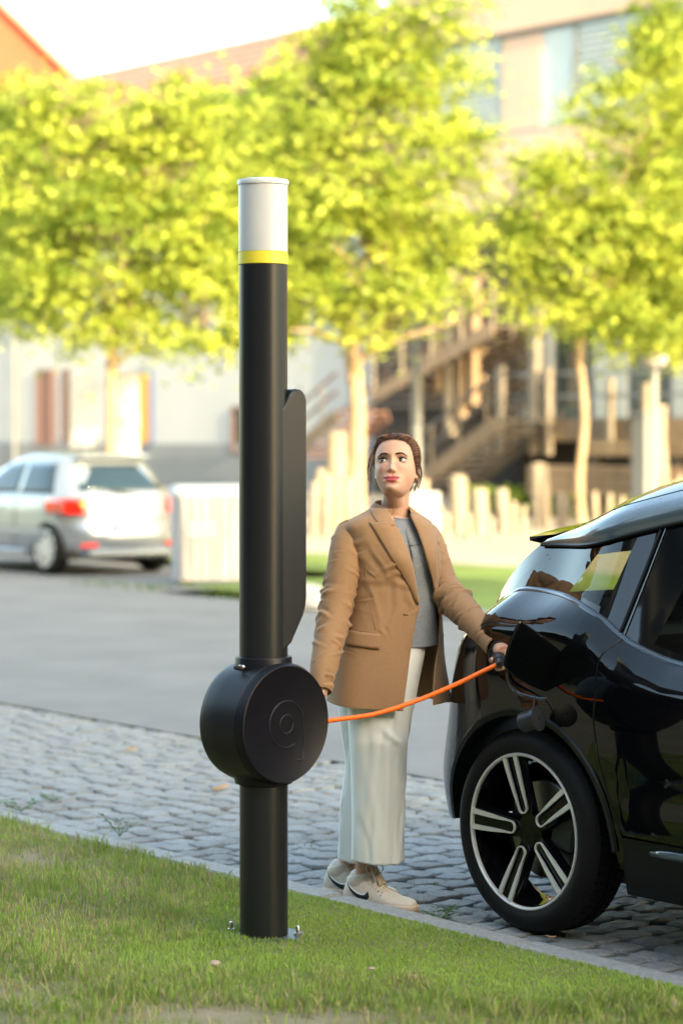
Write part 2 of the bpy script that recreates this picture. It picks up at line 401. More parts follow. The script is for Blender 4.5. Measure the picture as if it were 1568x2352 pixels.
# artificial-looking short turf in a band around and in front of the pole; rough grass elsewhere
turf = 1/(1+np.exp(-(sx-470+(sy-2150)*.9+90*n2)/40)) * 1/(1+np.exp((sy-2265-(sx-900)*.10+60*n2)/18))
turf = np.maximum(turf, np.exp(-((sy-2200)/40)**2)*np.clip((sx-80)/300,0,1)*.8)
bare = np.clip(np.exp(-((sx-640)/300)**2-((sy-2352)/22)**2)*1.9+1.0*np.exp(-((sx-60)/100)**2-((sy-1975)/24)**2)+.8*np.exp(-((sx-20)/60)**2-((sy-2330)/40)**2)+.6*np.exp(-((sx-420)/130)**2-((sy-2330)/28)**2)+np.clip(n1*1.8-.30,0,.75)*(1-turf)+.35*np.exp(-((sx-190)/110)**2-((sy-2100)/22)**2), 0, .97)
keep = rng.uniform(0,1,len(Xv)) > bare*(1-turf*.85)
pc = at(606, 2147, 7.93); base_r = np.hypot(Xv-pc.x, Yv-pc.y)
keep &= (base_r > .134) | ((base_r > .085) & ((Xv < pc.x+.045) | (Yv < pc.y-.085)))
ti, b_, Xv, Yv, uu, vv, n1, n2, n3 = [q[keep] for q in (turf, bare, Xv, Yv, uu, vv, n1, n2, n3)]
dense = (rng.uniform(0,1,len(Xv)) < .55+.45*ti); ti, b_, Xv, Yv, uu, vv, n1, n2, n3 = [q[dense] for q in (ti, b_, Xv, Yv, uu, vv, n1, n2, n3)]
zz = np.array([.048+vz(a, b) for a, b in zip(uu, vv)])
tuft = np.clip(n3*2.2+.3, 0, 1)
h = (.013+rng.uniform(0,.006,len(ti)))*ti + (1-ti)*(.018+.045*rng.uniform(0,1,len(ti))**1.5*(.35+tuft))
w = .0042*ti+(1-ti)*rng.uniform(.003,.0055,len(ti))
g1 = np.array([.34,.45,.09]); g2 = np.array([.19,.30,.055]); straw = np.array([.46,.38,.20]); g3 = np.array([.20,.25,.05])
r1 = rng.uniform(0,1,(len(ti),1)); cr = g1*r1+g2*(1-r1)
cr = cr*(1+.35*n2[:,None])
sf = ((rng.uniform(0,1,len(ti)) < .24+.5*b_+.55*np.clip(n2,0,1)) & (ti < .5))[:,None]
cr = np.where(sf, straw*(.6+.5*r1), cr)
ct = (np.array([.37,.50,.10])*r1+np.array([.26,.39,.075])*(1-r1))*(1+.35*n1[:,None]); ct = np.where(rng.uniform(0,1,(len(ti),1)) < .06, straw*.8, ct)
cols = np.clip(ct*ti[:,None]+cr*(1-ti[:,None]), .01, 1)
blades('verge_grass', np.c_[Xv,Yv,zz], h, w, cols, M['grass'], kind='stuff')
# taller tufts: foreground right corner, mid-left, and blades leaning over the kerb
tp = []
for (cx, cy, sp, cnt) in ((1440,2318,95,420),(1290,2335,70,260),(1120,2330,90,150),(1530,2345,60,200),(680,2335,60,60),(330,1975,60,160),(420,2010,70,130),(130,2255,90,120),(60,2330,90,160),(500,2040,50,90),(250,1940,70,110),(30,1890,40,90),(430,2300,120,60),(900,2325,120,60)):
    for _ in range(cnt):
        x = cx+random.gauss(0,sp*.6); y = cy+random.gauss(0,sp*.16); Y = (CH-.055)*FPX/(y-990)
        p = at(x, y, Y); uu_, vv_ = uv_of(p)
        if vv_ < 5.2: tp.append((p.x, p.y, .05))
tp = np.array(tp); r1 = rng.uniform(0,1,(len(tp),1))
tc_ = np.where(rng.uniform(0,1,(len(tp),1)) < .18, straw, np.array([.29,.36,.07])*r1+np.array([.15,.24,.04])*(1-r1))
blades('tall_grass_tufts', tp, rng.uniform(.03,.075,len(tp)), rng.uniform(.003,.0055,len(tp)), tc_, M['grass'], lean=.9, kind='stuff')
# moss and sprouts in the joints
jp = []
for _ in range(60):
    cu, cv = random.uniform(4,16), random.choice((5.36, 5.4, random.uniform(5.4,7.5), 7.68))
    for _ in range(random.randint(4,22)): p = st(cu+random.gauss(0,.05), max(5.35, cv+random.gauss(0,.015)), -.014); jp.append((p.x,p.y,p.z))
jp = np.array(jp)
blades('joint_sprouts', jp, rng.uniform(.012,.035,len(jp)), rng.uniform(.002,.004,len(jp)), np.clip(np.tile([.10,.17,.03],(len(jp),1))*rng.uniform(.6,1.4,(len(jp),1)),0,1), M['grass'], lean=.8, kind='stuff')
# far weeds along the lane edge and island
fp = []
for _ in range(900):
    u_ = random.uniform(18, 34); v_ = 14.45+random.gauss(0,.12); p = st(u_, v_, 0)
    if noise.noise(Vector((u_*1.3,0,2))) > .05: fp.append((p.x,p.y,0))
fp = np.array(fp)
blades('roadside_weeds', fp, rng.uniform(.03,.12,len(fp)), rng.uniform(.01,.02,len(fp)), np.tile([.09,.16,.03],(len(fp),1)), M['grass'], kind='stuff')

# ---- fallen leaves, pebbles
def leaf_thing(x, y, label, m, s=.035, z=.004, name='fallen_leaf', cat='leaf', v=None, group='dry leaves on the cobbles'):
    Y = (CH-z)*FPX/(y-990); p = at(x, y, Y); p.z = z+.006; mb = MB(); n = 9; pts = []
    for i in range(n):
        t = 2*PI*i/n; r = s*(.5+.28*abs(math.cos(1.5*t)))*random.uniform(.8,1.1)
        pts.append((r*math.cos(t)*1.3, r*math.sin(t)*.8, .004*math.sin(3*t)+.004*random.random()))
    mb.add([(0,0,.002)]+pts, [(0, i+1, (i+1) % n+1) for i in range(n)])
    o = mb.obj(name, m, smooth=True); mods(o, solid=.0012); o.location = p; o.rotation_euler = (random.uniform(-.2,.2), random.uniform(-.2,.2), random.uniform(0,6))
    return tag(o, label, cat, group)
leaf_thing(838, 2060, 'large pale dry leaf lying on the cobbles right of the black pole shaft', M['dryleaf'], .03) if False else None
leaf_thing(832, 1806, 'curled pale dry leaf on the cobbles seen between the pole and the white trousers', M['dryleaf'], .03) if False else None
leaf_thing(505, 1815, 'pale curled leaf on the cobbles just behind the black column shaft', M['dryleaf'], .06)
leaf_thing(535, 2035, 'small tan dry leaf in a cobble joint close to the base of the post', M['dryleaf'], .035)
leaf_thing(300, 1725, 'small brown leaf far back on the cobbles near the asphalt edge', M['dryleaf'], .05)
leaf_thing(1262, 2163, 'brown leaf scrap on the cobbles beside the rear tyre and kerb', M['dryleaf'], .04)
for (x, y, s, lab) in ((494,2222,.016,'rounded pinkish pebble lying in the short turf in front of the pole'), (948,2250,.010,'small pale pebble in the turf below the white shoes'), (853,2232,.009,'tiny whitish stone in the turf left of the other small pebble')):
    Y = (CH-.07)*FPX/(y-990); p = at(x, y, Y); mb = MB()
    mb.lathe([(.1,-.6),(.7,-.45),(1,0),(.8,.4),(.35,.62),(.02,.66)], 10)
    for v_ in mb.v: v_ *= s*random.uniform(.93,1.07); v_.x *= 1.3
    o = mb.obj('pebble', M['pebble'], smooth=True, auto=False); o.location = (p.x, p.y, .065+s*.4); tag(o, lab, 'pebble')

def weed(x, y, z, n, hh, sz, label):
    Y = (CH-z)*FPX/(y-990); p = at(x, y, Y); p.z = z
    root = empty('weed', p, label=label, cat='weed'); st_ = MB(); tips = []
    for i in range(n):
        a = 2*PI*i/n+random.uniform(-.4,.4); L = hh*random.uniform(.6,1.1); e = random.uniform(.5,1.1)
        pts = [Vector((math.cos(a)*math.cos(e)*L*t*1.1, math.sin(a)*math.cos(e)*L*t*1.1, L*math.sin(e)*t-.1*L*t*t)) for t in (0,.35,.7,1)]
        st_.tube(pts, [.0016,.0013,.001,.0006], 4)
        for q in range(1,4):
            for s_ in (-1,1): tips.append((pts[q], a+s_*.9, sz*random.uniform(.7,1.2)))
    st_.obj('stem', M['twig'], root)
    lf = MB()
    for q, a, s_ in tips:
        d = Vector((math.cos(a), math.sin(a), random.uniform(-.1,.5))).normalized(); w_ = Vector((-math.sin(a), math.cos(a), 0))
        V = [q, q+d*s_*.45+w_*s_*.26, q+d*s_*1.0, q+d*s_*.45-w_*s_*.26, q+d*s_*.5-Vector((0,0,s_*.08))]
        lf.add(V, [(0,1,4),(1,2,4),(2,3,4),(3,0,4)])
    lf.obj('foliage', M['weed'], root)
weed(275, 1925, .05, 7, .12, .03, 'dark green leafy weed growing at the grass edge against the kerb')
weed(50, 1868, .05, 6, .09, .035, 'small ragged weed on the kerb at the far end of the verge')
weed(1012, 2118, .0, 6, .06, .032, 'low bright weed sprouting between kerb and cobbles next to the white shoe')
weed(390, 2010, .0, 5, .06, .018, 'thin sprouting weed in the cobble joint behind the grass')
weed(120, 1845, .0, 5, .06, .03, 'flat little weed on the cobbles in front of the far grass end')
# ================================================================== BUILDINGS AND BACKGROUND
FACW = math.atan2(DV[1], DV[0])
def wallbox(mb, u0, u1, v0, v1, z0, z1):
    mb.box(st((u0+u1)/2, (v0+v1)/2, (z0+z1)/2), (u1-u0, v1-v0, z1-z0), rz=FACW); return mb
def fx(x, y, v):
    p = atv(x, y, v); u_, v_ = uv_of(p); return u_, p.z
VF = 40.0
# --- white house with the red tiled roof (long facade at v = 40)
u_r = fx(905, 1000, VF)[0]; u_l = fx(-330, 1000, VF)[0]
house = empty('white_house', st((u_r+u_l)/2, VF+5, 0), label='long white rendered house with grey plinth and red tiled roof behind the silver car', cat='house')
def H(mb, name, m, par=None, **k):
    par = par or house
    o = mb.obj(name, m, **k); o.parent = par
    o.matrix_parent_inverse = Matrix.Translation(-Vector(house.location)) if par is house else par.matrix_parent_inverse
    return o
def inv(o, par): o.matrix_parent_inverse = Matrix.Translation(par.location).inverted(); return o
zt = 7.6
H(wallbox(MB(), u_r, u_l, VF, VF+10, 1.35, zt), 'wall', M['render'])
H(wallbox(MB(), u_r-.05, u_l+.05, VF-.06, VF+10, -.1, 1.35), 'plinth', M['renderlow'])
# roof: tiled slopes laid in courses
zr = fx(560, 92, VF+5)[1]
roof = MB()
nc = 26
for k in range(nc):
    t0, t1 = k/nc, (k+1)/nc
    a = [(u_r-.3, VF-.5+5.5*t0, zt+(zr-zt)*t0+.05), (u_l+.3, VF-.5+5.5*t0, zt+(zr-zt)*t0+.05), (u_l+.3, VF-.5+5.5*t1, zt+(zr-zt)*t1), (u_r-.3, VF-.5+5.5*t1, zt+(zr-zt)*t1)]
    roof.add([st(*q) for q in a], [(0,3,2,1)])
    roof.add([st(*q) for q in (a[0], a[1])]+[st(a[1][0], a[1][1], a[1][2]-.05), st(a[0][0], a[0][1], a[0][2]-.05)], [(0,1,2,3)])
roof.add([st(u_r-.3, VF+5, zr), st(u_l+.3, VF+5, zr), st(u_l+.3, VF+10.5, zt), st(u_r-.3, VF+10.5, zt)], [(0,3,2,1)])
for uu_ in (u_r, u_l): roof.add([st(uu_, VF, zt), st(uu_, VF+5, zr-.05), st(uu_, VF+10, zt)], [(0,1,2)])
H(roof, 'roof', M['rooftile'])
def opening(x0, x1, y0, y1, name, fm, gm, sub='pane', mull=0):
    ua, za = fx(x0, y0, VF); ub, zb = fx(x1, y1, VF); u0, u1 = min(ua,ub), max(ua,ub); z1, z0 = za, zb
    f = MB(); t = .09
    for (a0,a1,b0,b1) in ((u0-t,u1+t,z1,z1+t),(u0-t,u1+t,z0-t,z0),(u0-t,u0,z0,z1),(u1,u1+t,z0,z1)): wallbox(f, a0, a1, VF-.10, VF+.02, b0, b1)
    for q in range(mull): c = u0+(u1-u0)*(q+1)/(mull+1); wallbox(f, c-.03, c+.03, VF-.07, VF-.01, z0, z1)
    fo = H(f, name, fm)
    p = wallbox(MB(), u0, u1, VF-.05, VF-.012, z0, z1).obj(sub, gm); p.parent = fo
    return fo
opening(92, 124, 856, 1018, 'door', M['redbrown'], M['redbrown'], 'panel', 1)
opening(152, 164, 856, 1010, 'window', M['redbrown'], M['darkwin'])
opening(322, 350, 858, 1018, 'window', M['blueframe'], M['orange'], 'pane', 0)
opening(540, 590, 940, 1035, 'window', M['redbrown'], M['darkwin'], 'pane', 1)
opening(-60, -20, 856, 1010, 'window', M['redbrown'], M['darkwin'])
opening(430, 470, 640, 760, 'window', M['redbrown'], M['darkwin'], 'pane', 1)
opening(60, 100, 600, 730, 'window', M['redbrown'], M['darkwin'], 'pane', 1)
ud, _ = fx(41, 900, VF)
H(MB().tube([st(ud, VF-.12, 0), st(ud, VF-.12, zt)], .07, 8), 'drainpipe', M['renderlow'])
# --- brick gable house, farther left
gb_ = empty('gabled_house', st(fx(-20, 900, 46)[0], 50, 0), label='tall house with orange red brick gable rising above the trees', cat='house')
mb = MB()
uA = fx(-420, 500, 36)[0]; uB = fx(330, 500, 60)[0]
pL = at(-560, 900, 92); pR = at(330, 900, 92)
yz = lambda y: at(0, y, 92).z
gx0, gx1 = at(-520,0,92).x, at(335,0,92).x; eav = yz(350); rid = yz(-75); gm_ = at(-92,0,92).x
Pg = [(gx0,-.1),(gx1,-.1),(gx1,eav),(gm_,rid),(gx0,eav)]
Mg = Matrix(((1,0,0,0),(0,0,1,92),(0,1,0,0),(0,0,0,1)))
inv(MB().prism(Pg, 0, 14, Mg).obj('wall', M['brick'], gb_), gb_)
rf = MB()
for a, b in (((gx1+.5, eav-.45), (gm_, rid+.05)), ((gm_, rid+.05), (gx0-.5, eav-.45))):
    rf.add([(a[0],91.6,a[1]),(b[0],91.6,b[1]),(b[0],106.4,b[1]),(a[0],106.4,a[1]),(a[0],91.6,a[1]+.3),(b[0],91.6,b[1]+.3),(b[0],106.4,b[1]+.3),(a[0],106.4,a[1]+.3)],
           [(0,1,2,3),(7,6,5,4),(0,4,5,1),(2,6,7,3),(1,5,6,2),(3,7,4,0)])
inv(rf.obj('roof', M['rooftile'], gb_), gb_)
# --- modern building at the right
u_m = fx(905, 1000, VF)[0]-.02; u_e = u_m-44; ztop = 17.
mod = empty('modern_building', st((u_m+u_e)/2, VF, 0), label='modern peach coloured building with a wide band of blue windows and dark slatted lower storey', cat='building')
zw0 = fx(1160, 310, VF)[1]; zw1 = fx(1160, 75, VF)[1]
def MO(mb, name, m, **k): return inv(mb.obj(name, m, mod, **k), mod)
MO(wallbox(MB(), u_e, u_m, VF, VF+14, -.1, zw0), 'wall', M['peach'])
MO(wallbox(MB(), u_e, u_m, VF, VF+14, zw1, ztop), 'wall', M['peach'])
uw0 = fx(985, 200, VF)[0]
MO(wallbox(MB(), uw0, u_m, VF, VF+14, zw0, zw1), 'wall', M['peach'])
MO(wallbox(MB(), u_e, uw0, VF+.5, VF+14, zw0, zw1), 'wall', M['renderlow'])
uw = uw0; k = 0
while uw > u_e+2:
    fo = MB(); wd = 2.6
    wallbox(fo, uw-.07, uw, VF+.1, VF+.28, zw0, zw1); wallbox(fo, uw-wd, uw-.07, VF+.1, VF+.28, zw0, zw0+.08); wallbox(fo, uw-wd, uw-.07, VF+.1, VF+.28, zw1-.08, zw1)
    fo = MO(fo, 'window', M['steelpost'])
    p = wallbox(MB(), uw-wd+.01, uw-.08, VF+.2, VF+.24, zw0+.09, zw1-.09).obj('pane', M['bluewin'] if k % 3 != 1 else M['bluewin'], fo)
    if k % 4 == 1:
        c = wallbox(MB(), uw-wd*.55, uw-.09, VF+.15, VF+.19, zw0+.1, zw1-.12).obj('curtain', M['peach'], fo)
    bl = MB()
    for q in range(16): wallbox(bl, uw-wd+.02, uw-.09, VF+.12, VF+.15, zw0+.1+q*.155, zw0+.15+q*.155)
    if k % 2 == 0: b_o = bl.obj('blind', M['bluewin'], fo)
    uw -= wd; k += 1
# dark slatted storey, slat by slat
ua, _ = fx(850, 700, VF-.3); ub, _ = fx(1240, 700, VF-.3)
z = 2.3; k = 0
MO(wallbox(MB(), ub, ua, VF-.2, VF-.02, .1, 7.2), 'slat_backing', M['dark'])
while z < 7.1:
    MO(wallbox(MB(), ub, ua, VF-.34, VF-.22, z, z+.11), 'slat', M['slat']); z += .20
# tall ground floor windows
for k, (x0, x1) in enumerate(((1195,1270),(1285,1345),(1365,1440),(1455,1530),(1545,1630))):
    a, zA = fx(x0, 860, VF-.2); b, zB = fx(x1, 985, VF-.2)
    wo = MO(wallbox(MB(), b-.08, a+.08, VF-.18, VF-.05, 1.9, 4.6), 'window', M['steelpost'])
    wallbox(MB(), b, a, VF-.24, VF-.20, 2.0, 4.5).obj('pane', M['darkwin'] if k % 2 else M['bluewin'], wo)
# --- raised terrace with dark undercroft
VT = 36.
tu0, tz = fx(1150, 962, VT); zt2 = tz; zb2 = fx(1150, 1012, VT)[1]; tu1 = tu0-24
ter = empty('raised_terrace', st(tu0, VT, 0), label='raised timber edged terrace with a dark open space beneath it', cat='terrace')
inv(wallbox(MB(), tu1, tu0, VT, VF-.4, zb2+.02, zt2).obj('deck', M['woodgrey'], ter), ter)
for q in range(12):
    a = tu0-q*2.0; inv(wallbox(MB(), a-1.97, a, VT-.08, VT-.003, zb2, zt2-.02).obj('panel', M['wood'], ter), ter)
inv(wallbox(MB(), tu1, tu0+1.6, VT+.55, VT+.9, -.1, zb2).obj('undercroft_shade_wall', M['dark'], ter), ter)  # near-black wall stands in for the deep shade under the deck
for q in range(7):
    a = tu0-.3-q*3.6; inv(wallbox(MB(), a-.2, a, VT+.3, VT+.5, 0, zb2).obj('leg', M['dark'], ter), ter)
for (x, yt, w) in ((1148,842,.20),(1118,1000,.16),(1225,700,.22),(1256,845,.16),(1400,870,.12),(1480,880,.12)):
    a, z1 = fx(x, yt, VT-.2); inv(wallbox(MB(), a-w/2, a+w/2, VT-.25, VT-.1, zb2-.3, z1).obj('post', M['post'], ter), ter)
for z_ in (zt2+.45, zt2+.95): inv(wallbox(MB(), tu1, tu0, VT-.02, VT+.03, z_, z_+.06).obj('rail', M['steelpost'], ter), ter)
# --- stairs
def stairs(x0, y0, x1, y1, v, name_label, nst, m=M['woodgrey'], rail=True):
    a, za = fx(x0, y0, v); b, zb = fx(x1, y1, v)
    r = empty('staircase', st(a, v, 0), label=name_label, cat='stairs')
    d = (zb-za)/nst
    for q in range(nst):
        ua_ = a+(b-a)*q/nst; ub_ = a+(b-a)*(q+1)/nst
        inv(wallbox(MB(), min(ua_,ub_)-.02, max(ua_,ub_)+.02, v, v+1.5, za+d*(q+1)-.06, za+d*(q+1)).obj('step', m, r), r)
    for vv_ in (v-.05, v+1.55):
        inv(MB().beam(st(a, vv_, za-.1), st(b, vv_, zb-.1), .06, .32).obj('stringer', M['wood'] if vv_ < v else m, r), r)
        if rail:
            for hh in (.5, .95): inv(MB().beam(st(a, vv_, za+hh), st(b, vv_, zb+hh), .05, .07).obj('rail', m, r), r)
            for q in range(0, nst+1, 3):
                c = st(a+(b-a)*q/nst, vv_, za+(zb-za)*q/nst-.1); inv(MB().beam(c, c+Vector((0,0,1.08)), .06, .06).obj('baluster', M['post'], r), r)
    return r
stairs(935, 1120, 1142, 962, 34.3, 'wide flight of dark steps rising to the raised terrace behind the woman', 10)
stairs(862, 900, 1135, 745, 37.5, 'upper flight of stairs in front of the dark slatted wall', 12, M['slat'])
stairs(640, 1060, 778, 945, 36.5, 'short flight of reddish brown steps beside the round housing post and pale trunk', 8, M['redbrown'])
sc_ = empty('stair_tower', st(fx(1000,800,38.2)[0], 38.2, 0), label='open frame of lit posts and beams around the upper stairs', cat='frame')
for (x, y0, y1) in ((957,640,1075),(1034,620,1000),(1062,640,960),(1088,640,930),(1012,700,900)):
    a, z1 = fx(x, y0, 38.2); _, z0 = fx(x, y1, 38.2); inv(wallbox(MB(), a-.09, a+.09, 38.1, 38.3, max(0,z0), z1).obj('post', M['post'] if x in (1034,957) else M['wood'], sc_), sc_)
for y_ in (650, 705, 760, 810, 875):
    a, z1 = fx(900, y_, 38.2); b, _ = fx(1100, y_, 38.2); inv(wallbox(MB(), b, a, 38.32, 38.42, z1-.08, z1+.08).obj('beam', M['wood'] if y_ != 760 else M['woodgrey'], sc_), sc_)
# --- timber seat walls
def seatwall(x0, x1, y0, y1, v, n, label):
    a, za = fx(x0, y0, v); b, _ = fx(x1, y0, v); _, zb = fx(x0, y1, v)
    r = empty('timber_seat', st(a, v, 0), label=label, cat='seat', group=None); h = (za-zb)/n
    for q in range(n): inv(wallbox(MB(), b, a, v, v+.5, zb+h*q+.01, zb+h*(q+1)-.012).obj('plank', M['wood'], r), r)
    for t in (.02,.35,.68,.98):
        c = a+(b-a)*t; inv(wallbox(MB(), c-.08, c+.08, v+.1, v+.4, 0, zb).obj('leg', M['woodgrey'], r), r)
seatwall(1210, 1620, 1068, 1135, 31.8, 3, 'long low seat wall of sunlit timber planks in front of the terrace')
seatwall(1345, 1640, 1012, 1046, 34.2, 2, 'second higher bench of sunlit planks directly before the terrace edge')
# --- posts of the palisade
def ground_v(x, y): Y = (CH-.04)*FPX/(y-990); return at(x, y, Y)
plist = [(775,990,1215,50),(735,1075,1220,26),(722,1105,1232,20),(752,1090,1232,24),(800,1096,1225,24),
 (1050,1090,1222,42),(1102,1121,1228,38),(1152,1122,1222,30),(1240,1062,1212,42),(975,1100,1230,18),(1010,1165,1236,20),(1028,1178,1240,20),(1078,1180,1238,18),(1128,1185,1238,16),
 (1176,1150,1225,16),(1200,1160,1228,14),(1282,1130,1215,18),(1300,1140,1216,14),(1366,1128,1212,16),(1400,1132,1212,14),(1430,1138,1212,16),(1545,1105,1205,22),(1560,1090,1205,18)]
ords = ['first','second','third','fourth','fifth','sixth','seventh','eighth','ninth','tenth','eleventh','twelfth','thirteenth','fourteenth','fifteenth','sixteenth','seventeenth','eighteenth']
plist.sort(); nR = 0; nL = 0
for (x, yt, yb, wpx) in plist:
    p = ground_v(x, yb); s_ = FPX/p.y; h_ = (yb-yt)/s_; r_ = wpx/s_/2
    mb = MB().lathe([(r_*1.02,0),(r_,h_*.5),(r_*.98,h_-.05),(r_*.75,h_-.01),(r_*.2,h_)], 12)
    for v_ in mb.v:
        v_.x += .02*math.sin(v_.z*2+x)
    if x < 900:
        nL += 1; lab = 'thick tall pale post with rounded top beside the sunlit tree trunk' if x == 775 else '%s of the short pale posts between the black column and the woman' % ords[nL-1-(1 if x > 775 else 0)]
    else:
        nR += 1; lab = '%s pale upright post counted from the woman towards the black car roof' % ords[nR-1]
        if x == 1050: lab = 'broad bright post standing tallest near the shoulder of the woman'
        if x == 1240: lab = 'wide ribbed pale post standing before the long plank seat'
    o = mb.obj('palisade_post', M['post'], smooth=True, label=lab, cat='post', group='pale upright posts on the plaza'); o.location = (p.x, p.y, .04)
# boundary board white/red
p = ground_v(975, 1245); s_ = FPX/p.y; b = empty('barrier_board', (p.x, p.y, .04), label='white barrier board with a red stripe seen past the shoulder of the woman', cat='barrier')
z1 = (1245-1130)/s_; MB().box((0,0,z1-.32), (.46,.03,.64)).obj('board', M['render'], b)
MB().box((0,-.018,z1-.27), (.46,.004,.07)).obj('stripe', M['orange'], b)
for sx_ in (-.18,.18): MB().box((sx_,.03,z1/2-.15), (.05,.04,z1-.32)).obj('leg', M['steelpost'], b)
# lamp posts
def lamp(x, yt, yb, w, label, head=True):
    p = ground_v(x, yb); s_ = FPX/p.y; h_ = (yb-yt)/s_
    r = empty('street_lamp', (p.x, p.y, .04), label=label, cat='street lamp')
    MB().lathe([(w*.75,0),(w*.75,.3),(w*.5,.34),(w*.42,h_)], 12).obj('pole', M['steelpost'], r, smooth=True)
    if head: MB().lathe([(.06,h_-.02),(.19,h_+.03),(.23,h_+.12),(.20,h_+.2),(.05,h_+.23)], 16).obj('lamp_head', M['whiteplastic'], r, smooth=True)
lamp(1500, 842, 1215, .16, 'small street lamp with a flat pale head under the leaves above the car')
lamp(957, 715, 1200, .20, 'slim grey lamp column rising directly behind the head of the woman', head=True)
p = ground_v(1479, 1205); s_ = FPX/p.y
sq = empty('stone_pillar', (p.x, p.y, .04), label='thick square grey pillar with sunlit side in front of the benches', cat='pillar')
MB().box((0,0,(1205-955)/s_/2), (.33,.33,(1205-955)/s_), rz=R(38)).obj('shaft', M['renderlow'], sq)
MB().box((0,0,(1205-955)/s_+.03), (.38,.38,.06), rz=R(38)).obj('cap', M['renderlow'], sq)
p = ground_v(1515, 1202); s_ = FPX/p.y
o = MB().tube([(0,0,0),(.03,0,.8),(-.03,0,1.6),(.02,0,(1202-930)/s_)], [.15,.14,.13,.10], 10).obj('log_post', M['post'], smooth=True, label='crooked sunlit log post right beside the square grey pillar', cat='post'); o.location = (p.x, p.y, .04)
# white notice boards on legs in front of the house
for (x0, x1, y0, y1, Y, lab) in ((161,226,852,1028,46,'broad white notice board with dappled sunlight before the house wall'), (259,320,852,1062,43,'tall white notice board right of the tree trunk behind the silver car')):
    a, b = at(x0, y0, Y), at(x1, y1, Y); r = empty('notice_board', ((a.x+b.x)/2, Y, .04), label=lab, cat='notice board')
    zc = (a.z+b.z)/2-.04; MB().box((0,0,zc), (b.x-a.x, .08, a.z-b.z), bev=.02).obj('panel', M['white'], r)
    for sx_ in (-.4,.4): MB().box((sx_*(b.x-a.x),.0,(b.z-.04)/2), (.06,.06,b.z-.04)).obj('leg', M['steelpost'], r)
# boulders on the island
for (x, y, s_, lab) in ((722,1392,.20,'pale boulder at the near edge of the grass island beside the column'), (700,1366,.16,'smaller grey boulder partly hidden behind the black column'), (1022,1400,.13,'low grey stone on the far kerb between the woman and the car')):
    p = ground_v(x, y); mb = MB().lathe([(.3,-.2),(.9,0),(1,.35),(.8,.7),(.4,.9),(.03,.95)], 12)
    for v_ in mb.v: v_ *= s_*(1+.22*noise.noise(v_*2.2+Vector((x,0,0)))); v_.x *= 1.25
    o = mb.obj('boulder', M['rock'], smooth=True, auto=False, label=lab, cat='boulder'); o.location = (p.x, p.y, .0)

# ================================================================== TREES
def tree(px, X, Y, trunk, limbs, blobs, nleaf, seed, label, tr=.16, lsize=.094, cl=1.0, dark=0, group='young street trees on the plaza'):
    r_ = random.Random(seed); g = np.random.default_rng(seed)
    root = empty('tree', (X, Y, .04), label=label, cat='tree', group=group)
    t = MB(); t.tube(crv(trunk, 14), [tr*(1.25-.0) if k == 0 else tr*(1.05-.35*k/13) for k in range(14)], 12)
    ends = []
    top = Vector(trunk[-1])
    for (s0, e0, rr) in limbs:
        a, b = Vector(s0), Vector(e0); m_ = a.lerp(b, .5)+Vector((r_.uniform(-.2,.2), r_.uniform(-.2,.2), r_.uniform(.0,.3)))
        t.tube(crv([a, m_, b], 8), [rr*(1-.1*k) for k in range(8)], 8)
        for _ in range(5):
            q = a.lerp(b, r_.uniform(.3,1)); e = q+Vector((r_.gauss(0,.7), r_.gauss(0,.7), r_.uniform(.1,1)))
            t.tube([q, q.lerp(e,.5)+Vector((0,0,.08)), e], [rr*.4, rr*.28, rr*.12], 5)
    t.obj('trunk', M['bark'], root, smooth=True, auto=False)
    # clusters of leaf sprays
    ctr = []; wts = np.array([b[3]*b[4]*b[5] for b in blobs]); wts = wts/wts.sum()
    LPC = 60; ncl = int(nleaf*1.25/LPC); idx = g.choice(len(blobs), ncl, p=wts)
    for i in idx:
        b = blobs[i]; d = g.normal(size=3); d /= np.linalg.norm(d); rad = g.uniform(.12,1)**(.40)
        rad *= .84+.42*noise.noise(Vector(d)*2.6+Vector((seed+i,0,0)))
        ctr.append((b[0]+d[0]*rad*b[3], b[1]+d[1]*rad*b[4], b[2]+d[2]*rad*b[5]))
    ctr = np.array(ctr); n = ncl*LPC
    C = np.repeat(ctr, LPC, 0)
    off = g.normal(size=(n,3))*np.array([.24,.24,.05])*cl*np.repeat(g.uniform(.6,1.45,(ncl,1)), LPC, 0)
    tl = np.repeat(g.normal(size=(ncl,2))*.45, LPC, 0); off[:,2] += off[:,0]*tl[:,0]+off[:,1]*tl[:,1]-.35*(off[:,0]**2+off[:,1]**2); P = C+off
    sz = lsize*g.uniform(.6,1.25,n); nrm = g.normal(size=(n,3))*.55+np.array([0,-.1,1.0]); nrm /= np.linalg.norm(nrm,axis=1)[:,None]
    a1 = np.cross(nrm, g.normal(size=(n,3))); a1 /= np.linalg.norm(a1,axis=1)[:,None]; a2 = np.cross(nrm, a1)
    shp = ((-.5,0,.0),(-.12,.48,.06),(.25,.30,.10),(.55,0,.0),(.25,-.30,.10),(-.12,-.48,.06))
    V = np.empty((n,6,3))
    for k, (p_, q_, h_) in enumerate(shp): V[:,k] = P+(a1*p_+a2*q_-nrm*h_*.8)*sz[:,None]
    b6 = (np.arange(n)*6)[:,None]; F = np.vstack([b6+np.array([0,1,2,3]), b6+np.array([0,3,4,5])])
    cc = np.clip(np.repeat(g.beta(.85,.9,ncl), LPC)*.75+g.uniform(0,1,n)*.25, 0, 1)
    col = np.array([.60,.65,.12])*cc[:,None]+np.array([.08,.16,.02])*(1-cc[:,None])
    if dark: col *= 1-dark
    fast_mesh('crown', V.reshape(-1,3), F, M['leaf'], root, colors=np.repeat(col, 6, 0), kind='stuff')
    return root
def T(x, y, Y, X0): p = at(x, y, Y); return p.x-X0, p.z-.04
